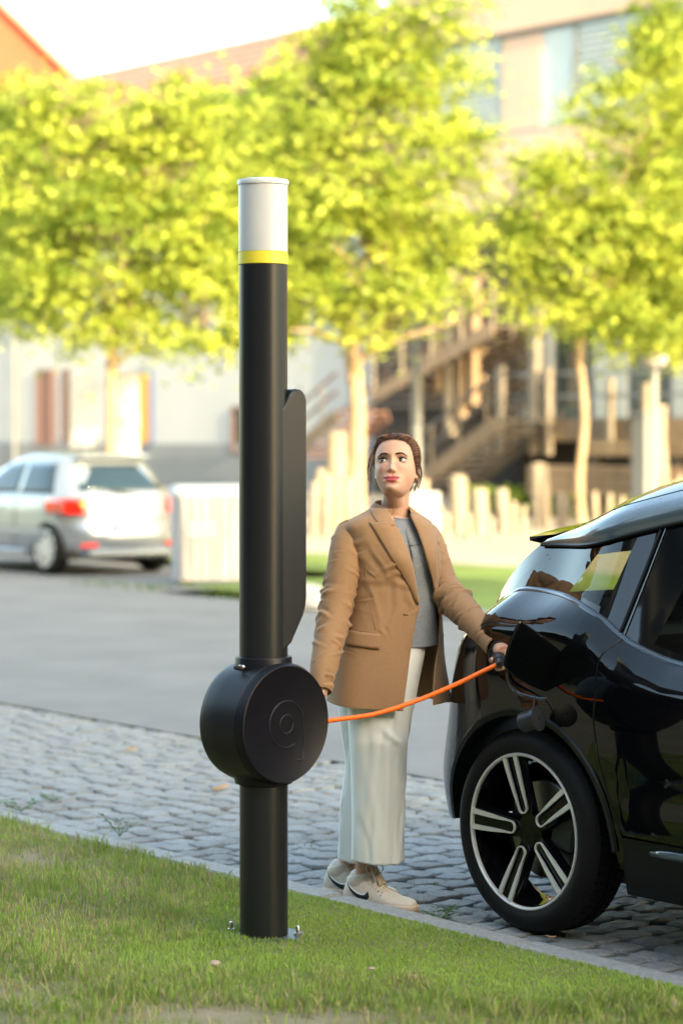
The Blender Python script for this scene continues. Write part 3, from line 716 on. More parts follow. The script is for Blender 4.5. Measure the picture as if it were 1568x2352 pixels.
# centre tree
X0 = at(822,1229,40.).x
def PT(x, y, d=0, Y=40., X=None): q = T(x, y, Y, X0 if X is None else X); return (q[0], d, q[1])
c_bl = [(*PT(835,560), 2.0,1.9,1.55), (*PT(860,330), 1.75,1.8,1.9), (*PT(800,120,.2), 1.2,1.4,1.5), (*PT(870,60,.2), 1.3,1.4,1.7), (*PT(680,480,-.2), 1.35,1.2,1.2), (*PT(1000,420,-.1), 1.05,1.3,1.3), (*PT(745,700,-.4), 1.15,1.0,.85), (*PT(890,715,-.5), 1.2,1.0,.75), (*PT(960,620,.3), 1.1,1.1,.9), (*PT(1010,190,.3), .9,1.0,1.1), (*PT(735,240,.2), 1.1,1.1,1.3), (*PT(990,50,.3), 1.1,1.1,1.0), (*PT(1065,330,.3), .65,.8,.8), (*PT(1060,560,.2), .6,.8,.7)]
tree(0, X0, 40., [(0,0,0), PT(818,1100), PT(822,950), PT(815,860)], [(PT(815,880), PT(775,740), .13), (PT(816,870), PT(850,560), .12), (PT(778,750), PT(700,520), .08), (PT(850,560), PT(900,200), .08), (PT(850,600), PT(1000,450), .07), (PT(845,600), PT(760,250), .07), (PT(780,745), PT(670,670), .05), (PT(818,850), PT(940,690), .06)], c_bl, 30000, 11, 'tall young tree with a sunlit pale forked trunk rising behind the woman', tr=.165)
# left tree
XL = at(262,1229,39.).x; PL_ = lambda x, y, d=0: (T(x, y, 39., XL)[0], d, T(x, y, 39., XL)[1])
l_bl = [(*PL_(280,560,.2), 2.0,1.7,1.7), (*PL_(120,420,.3), 1.6,1.4,1.5), (*PL_(420,420,.2), 1.6,1.4,1.6), (*PL_(250,310,.4), 1.7,1.4,1.1), (*PL_(60,640,0), 1.1,1.1,.95), (*PL_(480,700,-.2), 1.15,1.0,1.0), (*PL_(20,250,.4), 1.0,1.0,.8), (*PL_(330,760,-.5), .95,.9,.6), (*PL_(430,260,.3), 1.1,1.1,.8), (*PL_(170,720,.3), .9,.9,.6), (*PL_(505,560,.0), 1.0,1.0,1.1), (*PL_(370,225,.4), .9,.9,.55), (*PL_(120,215,.4), 1.0,.9,.5)]
tree(1, XL, 39., [(0,0,0), PL_(258,1100), PL_(258,950), PL_(255,840)], [(PL_(255,850), PL_(290,700), .10), (PL_(290,700), PL_(330,450), .08), (PL_(257,830), PL_(180,560), .08), (PL_(280,720), PL_(450,560), .06), (PL_(180,560), PL_(80,400), .05), (PL_(250,850), PL_(420,760), .05)], l_bl, 30000, 12, 'broad young tree behind the silver car with dark green inner leaves', tr=.12)
# right tree
XR = at(1335,1222,41.).x; PR_ = lambda x, y, d=0: (T(x, y, 41., XR)[0], d, T(x, y, 41., XR)[1])
r_bl = [(*PR_(1360,590), 1.5,1.4,1.25), (*PR_(1250,540,.1), .95,1.0,1.0), (*PR_(1470,480), 1.4,1.3,1.5), (*PR_(1320,420,.2), .8,1.0,.8), (*PR_(1500,220,.2), .95,1.0,1.4), (*PR_(1560,80,.2), .8,1.0,1.0), (*PR_(1320,740,-.3), .9,.9,.6), (*PR_(1480,740,-.2), 1.1,1.0,.75), (*PR_(1600,620,.0), 1.2,1.1,1.2), (*PR_(1230,660,-.2), .7,.7,.5), (*PR_(1190,560,-.1), .6,.7,.5), (*PR_(1290,350,-.1), .6,.6,.7), (*PR_(1210,430,-.1), .65,.7,.8), (*PR_(1385,260,.1), .6,.7,.9)]
tree(2, XR, 41., [(0,0,0), PR_(1330,1100), PR_(1342,960), PR_(1330,820)], [(PR_(1330,830), PR_(1400,560), .07), (PR_(1330,850), PR_(1260,600), .05), (PR_(1400,560), PR_(1500,250), .06), (PR_(1360,700), PR_(1520,640), .05)], r_bl, 26000, 13, 'tree with thin knobbly trunk standing above the black car roof', tr=.085)
# bigger trees behind, filling between
def bush_tree(x, Y, blobs_px, n, seed, label, ty=1180, tr=.12, dark=0):
    X = at(x,1200,Y).x; q = lambda a, b, d=0: (T(a, b, Y, X)[0], d, T(a, b, Y, X)[1])
    tree(9, X, Y, [(0,0,0), q(x+3,1050), q(x-4,900), q(x,750)], [(q(x,760), q(a, b), .05) for a, b, *_ in blobs_px[:4]], [(*q(a, b), c/FPX*Y, c/FPX*Y, d/FPX*Y) for a, b, c, d in blobs_px], n, seed, label, tr=tr, dark=dark, lsize=.13)
bush_tree(625, 47, [(620,520,150,190),(560,330,110,150),(650,260,80,150),(600,720,110,110)], 15000, 21, 'leafy tree standing behind the black column between the two nearer trees')
0 and bush_tree(1180, 50, [(1150,480,130,130),(1220,620,110,110),(1100,560,90,120),(1290,690,100,80),(1210,400,70,60)], 13000, 22, 'tree in the second row filling the gap between centre and right trees', dark=.15)
bush_tree(1612, 47, [(1500,650,150,130),(1560,400,120,200),(1540,150,100,160),(1430,740,110,70),(1600,760,90,70)], 12000, 23, 'tree in the second row behind the street lamp above the car', dark=.1)
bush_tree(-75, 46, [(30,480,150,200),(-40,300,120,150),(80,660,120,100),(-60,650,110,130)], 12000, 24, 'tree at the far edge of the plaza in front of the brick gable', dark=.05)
# hedge/greens behind the posts
hb = []
for i in range(2600):
    x = random.uniform(1080, 1640); y = random.uniform(1120, 1215); Y = random.uniform(47,49)
    if noise.noise(Vector((x*.02,y*.03,1))) > -.15: p = at(x, y, Y); hb.append(p)
hb = np.array(hb); g = np.random.default_rng(5); n = len(hb)
a1 = g.normal(size=(n,3)); a1 /= np.linalg.norm(a1,axis=1)[:,None]; a2 = np.cross(a1, g.normal(size=(n,3))); a2 /= np.linalg.norm(a2,axis=1)[:,None]
sz = g.uniform(.06,.14,n)[:,None]; V = np.stack([hb-a1*sz, hb+a2*sz*.7, hb+a1*sz, hb-a2*sz*.7], 1)
fast_mesh('hedge_foliage', V.reshape(-1,3), np.arange(n*4).reshape(-1,4), M['leaf'], None, colors=np.repeat(np.array([[.13,.19,.03]])*g.uniform(.5,1.3,(n,1)), 4, 0), kind='stuff')

# ================================================================== UNSEEN BUILDINGS AND TREES BEHIND THE VIEWER, added to shade the street and darken reflections
o = MB().box((0,0,10.6), (58,14,21.2)).obj('shading_block', M['facade_dark'], label='tall plain block added unseen behind the viewer to shade the foreground', cat='building')
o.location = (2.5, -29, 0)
for (u0,u1,h_,lab) in ((-40,2,11,'low dark building added out of view behind the viewer to darken reflections'),(3,42,9.5,'long low dark building added unseen along the near side to darken reflections')):
    wallbox(MB(), u0, u1, -22, -12, -.1, h_).obj('unseen_row_building', M['facade_dark'], label=lab, cat='building')
for k, (u_, v_, lab) in enumerate(((7,-8.5,'large dark tree behind the viewer nearest to the street end'),(14.5,-8,'second large dark tree behind the viewer along the near side'),(21.5,-9,'third large dark tree behind the viewer along the near side'),(29,-8,'fourth large dark tree behind the viewer along the near side'))):
    p = st(u_, v_); bl_ = [(0,0,5.6,2.7,2.7,2.2),(1.2,.6,4.2,1.6,1.6,1.2),(-1.3,.4,4.6,1.6,1.6,1.4),(.2,-.8,7.2,1.5,1.5,1.3)]
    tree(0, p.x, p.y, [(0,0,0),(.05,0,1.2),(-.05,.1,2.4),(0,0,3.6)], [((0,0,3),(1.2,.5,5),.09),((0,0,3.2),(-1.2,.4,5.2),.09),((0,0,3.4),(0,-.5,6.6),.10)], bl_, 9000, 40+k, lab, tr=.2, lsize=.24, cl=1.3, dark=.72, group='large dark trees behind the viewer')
# ================================================================== CARS
def catmull1(T): return lambda x: smooth_interp(x, T)
# ---------------- black electric hatchback (local x forward, y left; right side (-y) faces the viewer)
wf = at(1198, 1925, 8.24); u_, v_ = uv_of(wf)
wheel_pt = st(u_, 5.56, 0)
CFW = Vector((-DV[0], -DV[1], 0)); CRT = Vector((-NV[0], -NV[1], 0))
BW = .885
black = empty('electric_car', wheel_pt-CRT*.86, math.atan2(CFW.y, CFW.x), label='glossy black compact electric car with open charging flap plugged to the orange cable', cat='car')
zbelt = catmull1([(-.9,1.02),(-.70,1.04),(-.50,1.075),(-.36,1.125),(-.25,1.152),(-.16,1.163),(.01,1.158),(.14,1.146),(.265,1.115),(.35,1.080),(.43,1.034),(.54,.996),(.68,.968),(1.0,.952),(1.7,.95),(2.4,.955),(3.3,.93)])
zroofe = catmull1([(-.9,1.30),(-.05,1.328),(.115,1.334),(.221,1.348),(.345,1.379),(.467,1.411),(.6,1.437),(.9,1.46),(1.4,1.465),(1.8,1.43),(2.3,1.30),(3.3,1.1)])
WT = catmull1([(.15,.80),(.25,.835),(.40,.862),(.60,.880),(.80,.888),(.92,.884),(1.0,.872),(1.17,.85)])
def body_w(z, zb, a=0):
    k_ = min(1, max(0, (.30-a)/.40)); k_ = k_*k_*(3-2*k_); H_ = .11+.02*k_; t = min(1, max(0, (z-(zb-H_))/H_)); w = WT(min(z, .95)) - (.075+.095*k_)*t**(2.0-.45*k_)
    w -= .012*math.exp(-((z-(.55+.0*a))/.07)**2)*(1 if a > .5 else 0)
    return w-.02*max(0,(a-1.2)/2)**2
LR = catmull1([(.15,.50),(.30,.54),(.47,.57),(.6,.535),(.71,.50),(.85,.465),(.97,.42),(1.1,.36),(1.2,.31),(1.34,.16),(1.45,.10)])
def plan(p, w, z, shrink=0):
    """p = distance along the side (x forward); beyond -.15 it turns round the tail, p=-.15-.785 is the tail centre"""
    if p >= -.15:
        front = 2.55
        if p > front:
            th = min(1, (p-front)/.75)*PI/2; return front+.62*math.sin(th), w*max(0, math.cos(th))**.5
        return p, w
    th = min(1, (-.15-p)/.785)*PI/2; return -.15-LR(z)*math.sin(th), w*max(0, math.cos(th))**.45
def BP(p, z, off=0, side=-1):
    zb = zbelt(p); w = body_w(z, zb, p)
    if z > zb: w = body_w(zb, zb, p)-(z-zb)*.42
    x, y = plan(p, w+off, z)
    if off and p < -.15:
        th = min(1, (-.15-p)/.785)*PI/2; x -= off*math.sin(th)
    return Vector((x, side*y, z))
AC, AZ, AR = .02, .338, .435
def zlow(p, c=AC, r=AR):
    d = abs(p-c); zs = .285 if p > c else .33
    for cc in (c, 2.57):
        d = abs(p-cc)
        if d < r: return max(zs, AZ+math.sqrt(r*r-d*d)*(1.0))
    return zs
def pcols(p0, p1):
    s_ = set([p0, p1])
    for cc in (AC, 2.57):
        for k in range(33):
            q = cc-AR*math.cos(PI*k/32)
            if p0 < q < p1: s_.add(q)
        for e in (-1e-3, 1e-3):
            for q in (cc-AR+e, cc+AR+e):
                if p0 < q < p1: s_.add(q)
    k = p0
    while k < p1: s_.add(k); k += .05
    return sorted(s_)
DOOR = [(1.045,.43),(.985,.395),(.94,.385),(.878,.388),(.776,.375),(.635,.396),(.498,.447),(.424,.477),(.28,.53)]
def doorx(z): return interp(z, list(reversed(DOOR)))
def side_panel(name, pl, pr, side, m, nrow=26, ztop=None, zbot=None, n=60, off=0):
    """patch between vertical-ish curves pl(z), pr(z); rows follow low edge -> belt"""
    P = []
    for j in range(nrow+1):
        row = []
        for i in range(n+1):
            s_ = i/n; t = j/nrow
            p = pl(.6)*(1-s_)+pr(.6)*s_
            for _ in range(4):
                zt_ = (ztop or (lambda q: zbelt(q)))(p); zl = (zbot or zlow)(p); z = zl+(zt_-zl)*t; p = pl(z)*(1-s_)+pr(z)*s_
            row.append(BP(p, z, off, side))
        P.append(row)
    mb = MB().grid(P)
    if side > 0: mb.f = [tuple(reversed(f)) for f in mb.f]
    return mb.obj(name, m, black, smooth=True, auto=False)
def quarter(side):
    # rear quarter from the tail seam to the door cut; columns follow the arch
    cols = pcols(-.935, .60); P = []
    nr = 30
    for j in range(nr+1):
        row = []
        for p0 in cols:
            t = j/nr; zl = zlow(p0); z = zl+(zbelt(p0)-zl)*t
            p = p0
            if p0 > .30:
                for _ in range(8): lim = doorx(z)-.004; p = .30+(p0-.30)/(.60-.30)*(lim-.30); zl = zlow(p); z = zl+(zbelt(p)-zl)*t
            row.append(BP(p, z, 0, side))
        P.append(row)
    mb = MB().grid(P)
    if side > 0: mb.f = [tuple(reversed(f)) for f in mb.f]
    o = mb.obj('rear_quarter', M['paint'], black, smooth=True, auto=False); return o
for sd in (-1, 1):
    quarter(sd)
    side_panel('rear_door', lambda z: doorx(z)+.004, lambda z: 1.14, sd, M['paint'], zbot=lambda p: .40)
    side_panel('front_door', lambda z: 1.148, lambda z: 2.08, sd, M['paint'], zbot=lambda p: .40)
    side_panel('front_wing', lambda z: 2.088, lambda z: 3.30, sd, M['paint'], n=110)
    side_panel('side_skirt', lambda z: AC+AR+.02+(z-.2)*.10, lambda z: 2.57-AR-.02, sd, M['paintlow'], nrow=8, ztop=lambda p: .394, zbot=lambda p: .20, off=.006)
    # blue-grey accent blade on the skirt
    bl = [[BP(p, .352+dz*(1-min(1, max(0,(p-.62)/.12))**.5*-1)*.5-.012*(p-.62), .010+(.004 if dz else 0), sd) for p in [.62+.05*k for k in range(22)]] for dz in (.028, 0)]
    b_m = MB().grid(bl)
    if sd > 0: b_m.f = [tuple(reversed(f)) for f in b_m.f]
    mods(b_m.obj('accent_blade', M['skytrim'], black, smooth=True), solid=.006, off=0)
    # arch liners: dark lip ring round the wheel openings + inner shell
    for cc in (AC, 2.57):
        for (r0, r1, o0, o1, nm, mt) in ((AR-.026, AR+.004, -.004, .004, 'wheel_arch_trim', 'paintlow'),):
            ring = []
            for k in range(41):
                th = PI*k/40; row = []
                for (rr, oo) in ((AR+.003,.0005),(AR-.004,.007),(AR-.022,.004),(AR-.028,-.014),(AR-.026,-.10),(AR-.026,-.34)):
                    p = cc-rr*math.cos(th); z = AZ+rr*math.sin(th)*1.0; q = BP(p, z, 0, sd); q.y += sd*oo
                    row.append(q)
                ring.append(row)
            o = MB().grid(ring).obj(nm, M[mt], black, smooth=True)
# shoulders: body top surface from belt inwards is the greenhouse foot, tail panel closes itself (plan reaches y=0)
# ---------------- greenhouse
GC = [(-.45,-.16),(-.30,-.05),(.085,.240),(.310,.365),(.365,.415),(.42,.475),(.54,.66),(1.02,1.06),(1.10,1.12),(1.95,1.55),(2.10,1.62)]  # (p at belt, p at roof edge)
def GP(c, t, side, off=0):
    pb, pt = c; z = None; p = pb+(pt-pb)*t
    for _ in range(3):
        z = zbelt(p)*(1-t)+zroofe(p)*t
    zb = zbelt(p); w = body_w(zb, zb, p)-.010-(z-zb)*.42
    x, y = p, w
    if p < -.02:
        k = (-.02-p)/.4; y -= .10*k*k; 
    return Vector((x, side*(y+off), z))
def gpatch(name, c0, c1, t0, t1, side, m, par, off=0, n=8, mrow=6):
    P = [[GP((c0[0]+(c1[0]-c0[0])*i/n, c0[1]+(c1[1]-c0[1])*i/n), t0+(t1-t0)*j/mrow, side, off) for i in range(n+1)] for j in range(mrow+1)]
    mb = MB().grid(P)
    if side > 0: mb.f = [tuple(reversed(f)) for f in mb.f]
    return mb
for sd in (-1, 1):
    fr_ = MB()
    def addp(mb): fr_.add(mb.v, mb.f)
    # opaque black glazed band around the openings
    for i in range(len(GC)-1):
        c0, c1 = GC[i], GC[i+1]
        if i == 2:   # quarter window opening c[2]..c[3]
            (addp(gpatch('', c0, c1, 0, .12, sd, None, None)) if sd < 0 else None); addp(gpatch('', c0, c1, .80, 1, sd, None, None))
        elif i in (6, 8):
            addp(gpatch('', c0, c1, 0, .07, sd, None, None, n=20)); addp(gpatch('', c0, c1, .90, 1, sd, None, None, n=20))
        else: addp(gpatch('', c0, c1, 0, 1, sd, None, None, n=8, mrow=12))
    g_o = fr_.obj('window_surround', M['glass'], black, smooth=True, auto=False)
    for i, (ta, tb_) in ((2,(.12 if sd < 0 else .0,.80)),(6,(.07,.90)),(8,(.07,.90))):
        gpatch('', GC[i], GC[i+1], ta, tb_, sd, None, None, n=14, off=-.001).obj('window_pane', M['tint'], black, smooth=True, auto=False)
    # seam strips on door pillar: bright edge pair
    for (c, mt, r) in (((.405,.445),'paintlow',.006),((.422,.462),'skytrim',.0022)):
        MB().tube([GP(c, t/10, sd, .004) for t in range(11)], r, 6).obj('pillar_seam', M[mt], black, smooth=True)
    # belt moulding: slim polished strip that sweeps down along the belt line
    P = []
    for k in range(60):
        p = -.40+k*.05 if k else -.42
        if p > 2.1: break
        q = BP(p, zbelt(p), 0, sd); P.append([q+Vector((0,sd*(-.020),.004)), q+Vector((0,sd*-.012,.013)), q+Vector((0,sd*.001,.006)), q+Vector((0,sd*.003,-.002))])
    mb = MB().grid(P); mb.obj('belt_moulding', M['darkchrome'], black, smooth=True, auto=False)
    # roof side blade, sky reflection put into its blue-grey colour, dark lower lip
    P = []; L2 = []
    ks = [-.15+.03*k for k in range(8)]+[.1+.05*k for k in range(42)]
    for p in ks:
        t = min(1, max(0, (p+.15)/.38)); hgt = .004+.090*t**.62
        base = GP((p, p), 1, sd); base = Vector((p, sd*(abs(base.y)), zroofe(p)))
        P.append([base+Vector((0, sd*.014, 0)), base+Vector((0, sd*.022, hgt*.3)), base+Vector((0, sd*.008, hgt*.65)), base+Vector((0, -sd*.022, hgt*.92)), base+Vector((0,-sd*.075,hgt*1.25))])
        L2.append(base+Vector((0, sd*.012, -.004)))
    mb = MB().grid(P)
    if sd < 0: mb.f = [tuple(reversed(f)) for f in mb.f]
    mb.obj('roof_blade', M['skytrim'], black, smooth=True, auto=False)
    MB().tube(L2, .0075, 6).obj('roof_drip_rail', M['paintlow'], black, smooth=True)
# roof panel
P = []
for p in [-.15+.03*k for k in range(8)]+[.1+.05*k for k in range(42)]:
    t = min(1, max(0, (p+.15)/.38)); hgt = .004+.090*t**.62; w = abs(GP((p,p),1,1).y)-.066; z0 = zroofe(p)+hgt*1.22
    crown = .088*min(1, t*1.3)
    P.append([Vector((p, w*q, z0+crown*(1-abs(q)**3.6))) for q in [1-2*k/14 for k in range(15)]])
MB().grid(P).obj('roof', M['paint'], black, smooth=True, auto=False)
# rear spoiler
P = []
for q in [1-2*k/16 for k in range(17)]:
    y = q*.60; bz = 1.345+.055*(1-q*q); P.append([Vector((-.15+.03, y, bz+.012)), Vector((-.27-.04*(1-q*q), y*.97, bz-.002)), Vector((-.27-.04*(1-q*q), y*.97, bz-.016)), Vector((-.12, y, bz-.03))])
MB().grid(P).obj('spoiler', M['paint'], black, smooth=True)
# rear window + windscreen
P = [[GP(GC[0], j/8, 1)*1.0 if False else None for i in range(2)] for j in range(2)]
def across(cA, n=18, name='rear_window', m='tint', bow=-.10):
    rows = []
    for j in range(9):
        a, b = GP(cA, j/8, -1), GP(cA, j/8, 1); rows.append([Vector((a.x+bow*(1-(2*i/n-1)**2), a.y+(b.y-a.y)*i/n, a.z+.015*(1-(2*i/n-1)**2))) for i in range(n+1)])
    mb = MB().grid(rows); return mb.obj(name, M[m], black, smooth=True, auto=False)
across(GC[0]); across(GC[-1], name='windscreen', bow=.14)
# bonnet
rows = []
for k in range(16):
    p = 2.10+k*.08; a = BP(min(p,3.29), zbelt(p), 0, 1); rows.append([Vector((a.x, a.y*(1-2*i/12), a.z+.03*(1-(1-2*i/12)**2)*(1-k/18))) for i in range(13)])
MB().grid(rows).obj('bonnet', M['paint'], black, smooth=True, auto=False)
# parcel shelf / tail deck
rows = []
for k in range(10):
    p = -.93+k*.07; a = BP(p, zbelt(p), 0, 1); rows.append([Vector((a.x, a.y*(1-2*i/12), a.z-.002)) for i in range(13)])
MB().grid(rows).obj('tailgate', M['paint'], black, smooth=True, auto=False)
# floor and cabin
MB().box((1.3,0,.25), (3.2,1.40,.10)).obj('underbody', M['cab'], black)
MB().box((1.25,0,.62), (1.35,1.30,.5), bev=.05).obj('cabin_floor', M['cab'], black)
for sy in (-.36,.36):
    s1 = MB().box((.78,sy,.93), (.14,.46,.52), M=Matrix.Rotation(R(-14),4,'Y'), bev=.04).box((1.02,sy,.80), (.5,.46,.16), bev=.04); s1.obj('seat', M['cab'], black)
MB().box((-.05,0,.95), (.5,1.15,.12), bev=.03).obj('parcel_shelf', M['cab'], black)
# door shut lines (thin recessed dark gaps filled behind) and small lit edge
for sd in (-1, 1):
    MB().tube([BP(doorx(z), z, -.004, sd) for z in [1.04-.03*k for k in range(22)]], .0055, 6).obj('door_seam', M['paintlow'], black, smooth=True)
    MB().tube([BP(1.144, z, -.004, sd) for z in [.95-.03*k for k in range(19)]], .0055, 6).obj('door_seam', M['paintlow'], black, smooth=True)
    MB().tube([BP(2.084, z, -.004, sd) for z in [.95-.03*k for k in range(19)]], .0055, 6).obj('door_seam', M['paintlow'], black, smooth=True)
# side mirror, outside the frame
MB().lathe([(.02,-.09),(.07,-.07),(.085,0),(.07,.06),(.02,.08)], 14, M=Matrix.Translation((1.72,-1.0,1.02)) @ Matrix.Rotation(R(90),4,'X')).obj('side_mirror', M['paint'], black, smooth=True)
# ---------------- wheels
def make_wheel(par, loc, r=.348, rr=.268, w=.19, outward=-1, five=True, rimmat='rim', name='wheel'):
    wb = empty(name, loc); wb.parent = par
    Mx = Matrix.Rotation(R(90)*(1 if outward < 0 else -1), 4, 'X')   # lathe z -> -y
    t = MB(); prof = [(rr-.012,-w+.02),(rr+.004,-w+.006),(rr+.04,-w-.004),(r-.014,-w+.008),(r-.003,-w+.03)]
    for k in range(4):
        z0 = -w+.035+k*(w-.07)/4; z1 = z0+(w-.07)/4
        prof += [(r,z0),(r,z1-.009),(r-.007,z1-.008),(r-.007,z1-.001)]
    prof += [(r,-.032),(r-.003,-.028),(r-.013,-.008),(r-.03,.003),(rr+.03,.006),(rr+.012,.004),(rr+.002,-.004),(rr-.012,-.012)]
    t.lathe(prof, 72, Mx, caps=False); t.obj('tyre', M['tyre'], wb, smooth=True, auto=True)
    # tread blocks cut: thin lateral sipes as raised lugs on both shoulders
    lg = MB()
    for k in range(64):
        a = 2*PI*k/64
        for zc, sk in ((-w+.052, .05), (-.050, -.05)):
            Mq = Mx @ Matrix.Rotation(a+sk, 4, 'Z') @ Matrix.Translation((r-.0005, 0, zc)); lg.box((0,0,0),(.006,2*PI*r/64*.80,.040), M=Mq) if False else lg.add([(Mq @ Vector((sx*.0045, sy*2*PI*r/64*.41, sz*.018, 1))).to_3d() for sz in (-1,1) for sx, sy in ((-1,-1),(1,-1),(1,1),(-1,1))], [(3,2,1,0),(4,5,6,7),(0,1,5,4),(1,2,6,5),(2,3,7,6),(3,0,4,7)])
    lg.obj('tread', M['tyre'], wb, kind='stuff')
    rm = MB().lathe([(rr-.018,-w+.03),(rr-.035,-w+.07),(rr-.030,-.05),(rr-.014,-.02),(rr-.012,-.010)], 72, Mx, caps=False)
    rim = rm.obj('rim', M['rimblack'], wb, smooth=True)
    MB().lathe([(rr-.010,-.014),(rr-.009,-.002),(rr-.004,.002),(rr+.000,.0015),(rr+.004,-.006)], 96, Mx, caps=False).obj('rim_lip', M[rimmat], rim, smooth=True)
    MB().lathe([(.01,-.035),(.058,-.035),(.062,-.042),(.062,-.10),(.01,-.10)], 30, Mx, caps=True).obj('hub', M['rimblack'], rim, smooth=True)
    MB().lathe([(.03,-.10),(.165,-.10),(.17,-.104),(.17,-.118),(.03,-.12)], 48, Mx).obj('brake_disc', M['disc'], wb, smooth=True)
    MB().box((0,0,0), (.11,.07,.16), bev=.015, M=Matrix.Rotation(R(10),4,'Y')).obj('caliper', M['plastic'], wb).location = (.14, outward*-.09, .02)
    return wb, rim, Mx
def spokes_double(rim, Mx, R0, rr):
    sp = MB()
    # U shaped double bar in the wheel plane (x = radial). outline points for half of the U
    def bar(mb, pin, pout, h0, h1):
        n = len(pin)
        V = [(Mx @ Vector((x, y, z+h0, 1))).to_3d() for (x, y, z) in pin]+[(Mx @ Vector((x, y, z+h0, 1))).to_3d() for (x, y, z) in pout] + \
            [(Mx @ Vector((x, y, z+h1, 1))).to_3d() for (x, y, z) in pin]+[(Mx @ Vector((x, y, z+h1, 1))).to_3d() for (x, y, z) in pout]
        F = []
        for i in range(n-1):
            F += [(i, i+1, n+i+1, n+i), (2*n+i+1, 2*n+i, 3*n+i, 3*n+i+1), (i+1, i, 2*n+i, 2*n+i+1), (n+i, n+i+1, 3*n+i+1, 3*n+i)]
        mb.add(V, F)
    path_in, path_out = [], []
    xr = rr-.009
    zf = lambda x: -.004-.030*(1-min(1, x/xr))**1.2
    for (x, yi, yo) in ((xr,.0185,.0365),(.215,.0178,.0342),(.17,.0170,.0308),(.13,.0168,.0270),(.105,.0180,.0240)):
        path_in.append((x,yi,zf(x))); path_out.append((x,yo,zf(x)))
    for k in range(1,12):
        a = PI/2+PI*k/12; path_in.append((.083+.0185*math.cos(a)*1.0, .0185*math.sin(a), zf(.083))); path_out.append((.083+.0230*math.cos(a), .0230*math.sin(a), zf(.083)))
    for q in list(reversed(path_in[:5])): path_in.append((q[0], -q[1], q[2]))
    for q in list(reversed(path_out[:5])): path_out.append((q[0], -q[1], q[2]))
    bar(sp, path_in, path_out, -.004, .004)
    return sp
def add_spokes(rim, Mx, rr, angs):
    first = None
    for k, a in enumerate(angs):
        A = Mx @ Matrix.Rotation(a, 4, 'Z')
        s_ = spokes_double(rim, A, 0, rr).obj('spoke', M['rim'], rim)
        # black back blade of the spoke
        bb = MB(); V = []
        for (x, y, z) in ((.05,-.035,-.060),(.05,.035,-.060),(rr-.02,.052,-.036),(rr-.02,-.052,-.036),(.05,-.026,-.036),(.05,.026,-.036),(rr-.015,.040,-.012),(rr-.015,-.040,-.012)):
            V.append((A @ Vector((x,y,z,1))).to_3d())
        bb.add(V, [(3,2,1,0),(4,5,6,7),(0,1,5,4),(1,2,6,5),(2,3,7,6),(3,0,4,7)]).obj('spoke_back', M['rimblack'], rim)
# image angles measured with car forward to the right: local x = forward; after Mx (outward -y): lathe x->x, lathe y-> z
wb, rim, Mx = make_wheel(black, (0,-.86,.348)); add_spokes(rim, Mx, .268, [R(33+72*k) for k in range(5)])
for (lx, ly, ow) in ((2.57,-.86,-1),(0,.86,1),(2.57,.86,1)):
    wb, rim, Mx = make_wheel(black, (lx, ly, .348), outward=ow); add_spokes(rim, Mx, .268, [R(20+72*k) for k in range(5)])
# lights front/rear
for sd in (-1,1):
    P = [[BP(-.80+.03*i, 1.06-.05*j, .004, sd) for i in range(6)] for j in range(5)]
    mb = MB().grid(P)
    mods(mb.obj('tail_light', M['red'], black, smooth=True), solid=.006, off=0)
    P = [[BP(2.75+.04*i, .80-.04*j, .004, sd) for i in range(8)] for j in range(5)]
    mods(MB().grid(P).obj('headlight', M['whiteplastic'], black, smooth=True), solid=.006, off=0)
# ---------------- charging port: recess, open flap, hanging cap, plug
def cw(p): return black.matrix_world @ p
PZ = .945; PP = -.10
port = BP(PP, PZ, 0, -1)
nrm_ = (BP(PP, PZ, .01, -1)-BP(PP, PZ, 0, -1)).normalized()
# port bowl
tx = Vector((1,0,0)); tx = (tx-nrm_*tx.dot(nrm_)).normalized(); tz_ = nrm_.cross(tx)
Mp = Matrix((tx, tz_, nrm_)).transposed().to_4x4(); Mp.translation = port
MB().lathe([(.085,-.001),(.082,.006),(.070,.008),(.064,.003),(.062,-.002),(.02,-.002)], 36, Mp @ Matrix.Scale(.62,4)).obj('port_ring', M['plastic'], black, smooth=True)
MB().lathe([(.030,-.001),(.032,.018),(.027,.020),(.024,.006),(.01,.006)], 24, Mp).obj('socket', M['plastic'], black, smooth=True)
# flap: curved plate standing out from the body, hinged on its forward edge
def lp(x, y, v): # image point on plane v -> car local
    return black_inv @ atv(x, y, v)
bpy.context.view_layer.update(); black_inv = black.matrix_world.inverted()
H1, H2 = BP(.055, 1.00, .006, -1), BP(.10, .86, .006, -1)       # hinge line ends on the body
fl = []
tipT = lp(1191,1423,5.36); tipB = lp(1153,1530,5.33); hT = lp(1292,1500,5.55); hB = lp(1262,1592,5.55); mB = lp(1192,1572,5.42)
for i in range(9):
    s_ = i/8; row = []
    for j in range(9):
        t = j/8
        topc = tipT.lerp(hT, s_)+Vector((0,-.010,.012))*math.sin(PI*s_)
        botc = (tipB*(1-s_)**2+mB*2*s_*(1-s_)+hB*s_*s_)
        q = topc.lerp(botc, t)+Vector((0,-.012,0))*math.sin(PI*t)*.9
        row.append(q)
    fl.append(row)
fo = MB().grid(fl).obj('charging_flap', M['paint'], black, smooth=True, auto=False); mods(fo, solid=.007, off=0, sub=1)
# inner frame of the flap opening (grey-blue tray edge under it)
a0, a1, a2 = lp(1167,1567,5.52), lp(1190,1592,5.50), lp(1248,1606,5.53)
MB().tube(crv([lp(1163,1545,5.53), a0, a1, a2, lp(1262,1600,5.54)], 14), .005, 8).obj('flap_frame', M['darkchrome'], black, smooth=True)
